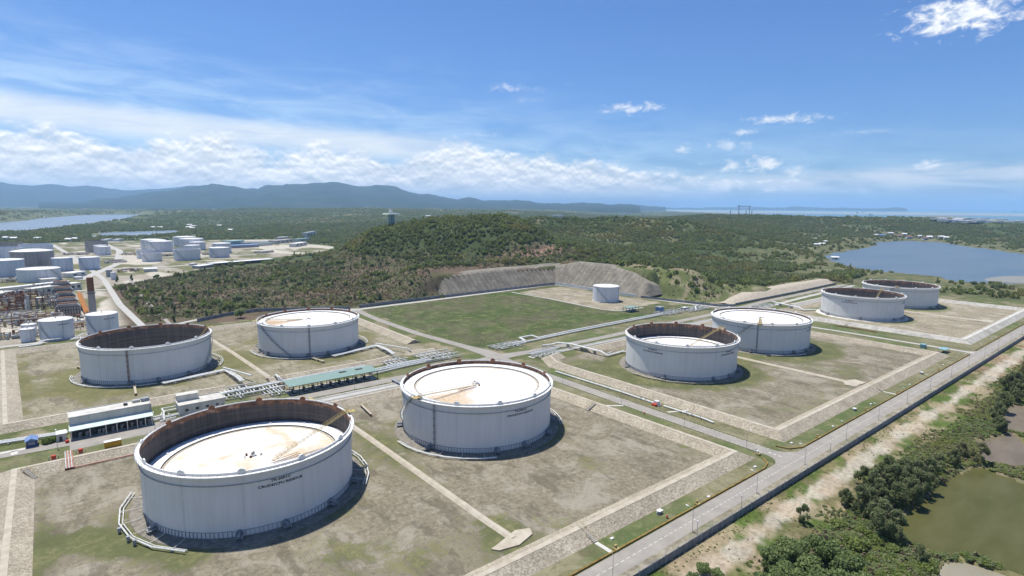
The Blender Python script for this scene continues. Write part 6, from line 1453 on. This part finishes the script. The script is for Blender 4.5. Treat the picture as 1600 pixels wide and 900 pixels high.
# lookout on the hill
u,v=GD(614,1040); zt=ground_z(u,v); zr=elev(614,335.0,1040)
t=thing('lookout_tower','teal lookout building with a wide flat roof and white sail on the green hilltop','building',(u,v,zt-1)); hh=max(6,zr-zt+1)
MB().cyl((0,0,0),5.0,hh,10).build('body','teal',t); MB().cyl((0,0,hh),15,2.0,24,r2=14).build('roof_disc','pale_roof',t); MB().cyl((0,0,hh*.45),10,.7,16).build('balcony','pale_roof',t)
MB().add([(-5,0,hh+.9),(6,0,hh+.9),(-3,0,hh+11),(-5,.8,hh+.9),(6,.8,hh+.9),(-3,.8,hh+11)],[(0,1,2),(5,4,3),(0,2,5,3),(1,4,5,2)]).build('sail','roofwhite',t); MB().cyl((1.5,0,hh+.9),.5,8,8).build('mast','roofwhite',t)
for k in range(8): a=k*PI/4; MB().cyl((5.4*math.cos(a),5.4*math.sin(a),0),.5,hh,6).build('pillar','pale_roof',t)
# houses
def house(px,py,w,dp,h,label,wall='wallpaint',roof='roofwhite',group=None):
    u,v,z=ground_hit(px,py,1700 if py<347 else 900); t=thing('house',label,'house',(u,v,z-.5),random.Random(int(px*7+py)).uniform(-.6,.6)+R(-40),group)
    MB().box((0,0,0),(w,dp,h)).build('walls',wall,t); g=h*.45
    MB().add([(-w/2-.5,-dp/2-.6,h),(-w/2-.5,dp/2+.6,h),(-w/2-.5,0,h+g),(w/2+.5,-dp/2-.6,h),(w/2+.5,dp/2+.6,h),(w/2+.5,0,h+g)],[(0,2,1),(3,4,5),(0,3,5,2),(2,5,4,1),(0,1,4,3)]).build('roof',roof,t)
    MB().box((w*.1,-dp/2-.05,.6),(w*.3,.12,h*.55)).build('door','dark',t); return t
rh=random.Random(9)
vill=[(1368,369),(1378,370,'blue'),(1391,367),(1405,371,'roofred'),(1420,373,'roofred'),(1436,371),(1452,373),(1470,373),(1478,374),(1398,369,'roofred'),(1413,368),(1445,375,'roofred')]
for p in vill: house(p[0],p[1],rh.uniform(12,20),rh.uniform(8,12),rh.uniform(5,8),'small house in the village on the far lagoon shore under the wooded hill','wallpaint',p[2] if len(p)>2 else 'roofwhite','houses of the lagoon village')
for x,y in [(1272,375),(1289,379),(1285,383),(1304,405),(1276,384)]: house(x,y,14,8,4.5,'small pale house on the near left shore of the lagoon',group='houses on the near lagoon shore')
for x,y in [(296,353),(299,356),(303,355),(301,358),(343,354),(240,357),(250,357),(295,357),(361,361)]: house(x,y,20,12,6,'white roofed house in the woods beyond the far white tanks',group='white houses in the woods beyond the far tanks')
for x,y in [(10,374),(22,375),(60,375),(108,377),(70,341),(118,376)]: house(x,y,18,10,6,'small white house among trees at the far left',group='white houses at the far left')
for x,y in [(669,339),(716,341),(733,341),(722,341),(700,340)]: house(x,y,30,14,7,'white roofed building in the forest behind the hilltop lookout',group='white buildings behind the lookout')
def whs(x0,x1,y,h,label,wall='roofwhite',roof='roofwhite',group=None,dep=40): 
    z=max(0,ground_hit(x0,y,2200,12000)[2]); return far_box((x0,y+.2),(x1,y),h,dep,label,wall,roof,name='warehouse',cat='warehouse',z=z,group=group)
whs(851,864,345.5,9,'white warehouse left of two in the forest gap'); whs(866,872,346,8,'small white warehouse right of its larger neighbour'); whs(868,882,338.8,12,'long bluish warehouse higher in the forest gap','bluetank','bluetank'); whs(824,832,350.5,7,'low bluish shed in the forest gap','bluetank','bluetank')
whs(972,984,334.6,16,'white factory roof between the wooded ridge and the bay'); whs(1000,1018,331.5,14,'long white factory at the bay shore'); whs(1020,1036,331.8,12,'second long white factory at the bay shore')
for k,(x0,x1,y) in enumerate([(1482,1490,346),(1492,1502,347.5),(1500,1510,346),(1513,1523,348.5),(1526,1540,347.5),(1543,1552,347),(1556,1568,349),(1570,1586,348),(1588,1600,346.5),(1505,1518,344),(1530,1546,344.5),(1560,1575,343.5),(1470,1480,343),(1605,1620,349)]):
    whs(x0,x1,y,9,'pale warehouse of the harbour town at the right edge of the plain',['roofwhite','roofwhite','bluetank','wallpaint'][k%4],['roofwhite','bluetank','roofwhite'][k%3],group='warehouses of the harbour town')
# shipyard cranes and ships
u,v=GD(1147,9000); t=thing('gantry_crane','tall reddish gantry crane of the shipyard on the coast','crane',(u,v,0)); sx=Vector((_r2.x,_r2.y,0)).normalized(); wd=150; H=max(60,elev(1150,322.6,9000))
for q in (0,1):
    p=sx*wd*q; MB().box((p.x,p.y,0),(9,9,H),rz=math.atan2(sx.y,sx.x)).build('leg','rust',t)
p=sx*wd/2; MB().box((p.x,p.y,H),(wd+50,9,9),rz=math.atan2(sx.y,sx.x)).build('girder','rust',t); MB().box((0,0,H+9),(14,10,8)).build('trolley','rust',t)
for x,h,nm in ((1134,55,'leftmost jib crane of the shipyard'),(1158,60,'jib crane between the gantry legs'),(1167,55,'jib crane right of the gantry')):
    u,v=GD(x,8800); t=thing('jib_crane','small '+nm,'crane',(u,v,0)); MB().box((0,0,0),(8,8,h)).build('tower','rust',t); MB().tube([(0,0,h),(sx.x*28,sx.y*28,h+14)],2.2,4).build('jib','rust',t)
for x,y,l,nm in ((1340,333.2,60,'left one of two small dark ships on the brown band of sea'),(1348,333.0,50,'right one of two small dark ships on the brown band of sea'),(1386,330.0,110,'dark ship alone near the end of the headland'),(1361,336.6,60,'small dark boat close to the coast'),(1586,331.3,170,'long dark ship near the right edge of the sea')):
    u,v=G(x,y,-2); t=thing('ship',nm,'ship',(u,v,-2),math.atan2(sx.y,sx.x)); MB().prism([(-l/2,-8),(l*.42,-8),(l/2,0),(l*.42,8),(-l/2,8)],0,l*.10+5).build('hull','dark',t); MB().box((-l*.32,0,l*.10+5),(l*.16,13,l*.1+6)).build('superstructure','grey',t)
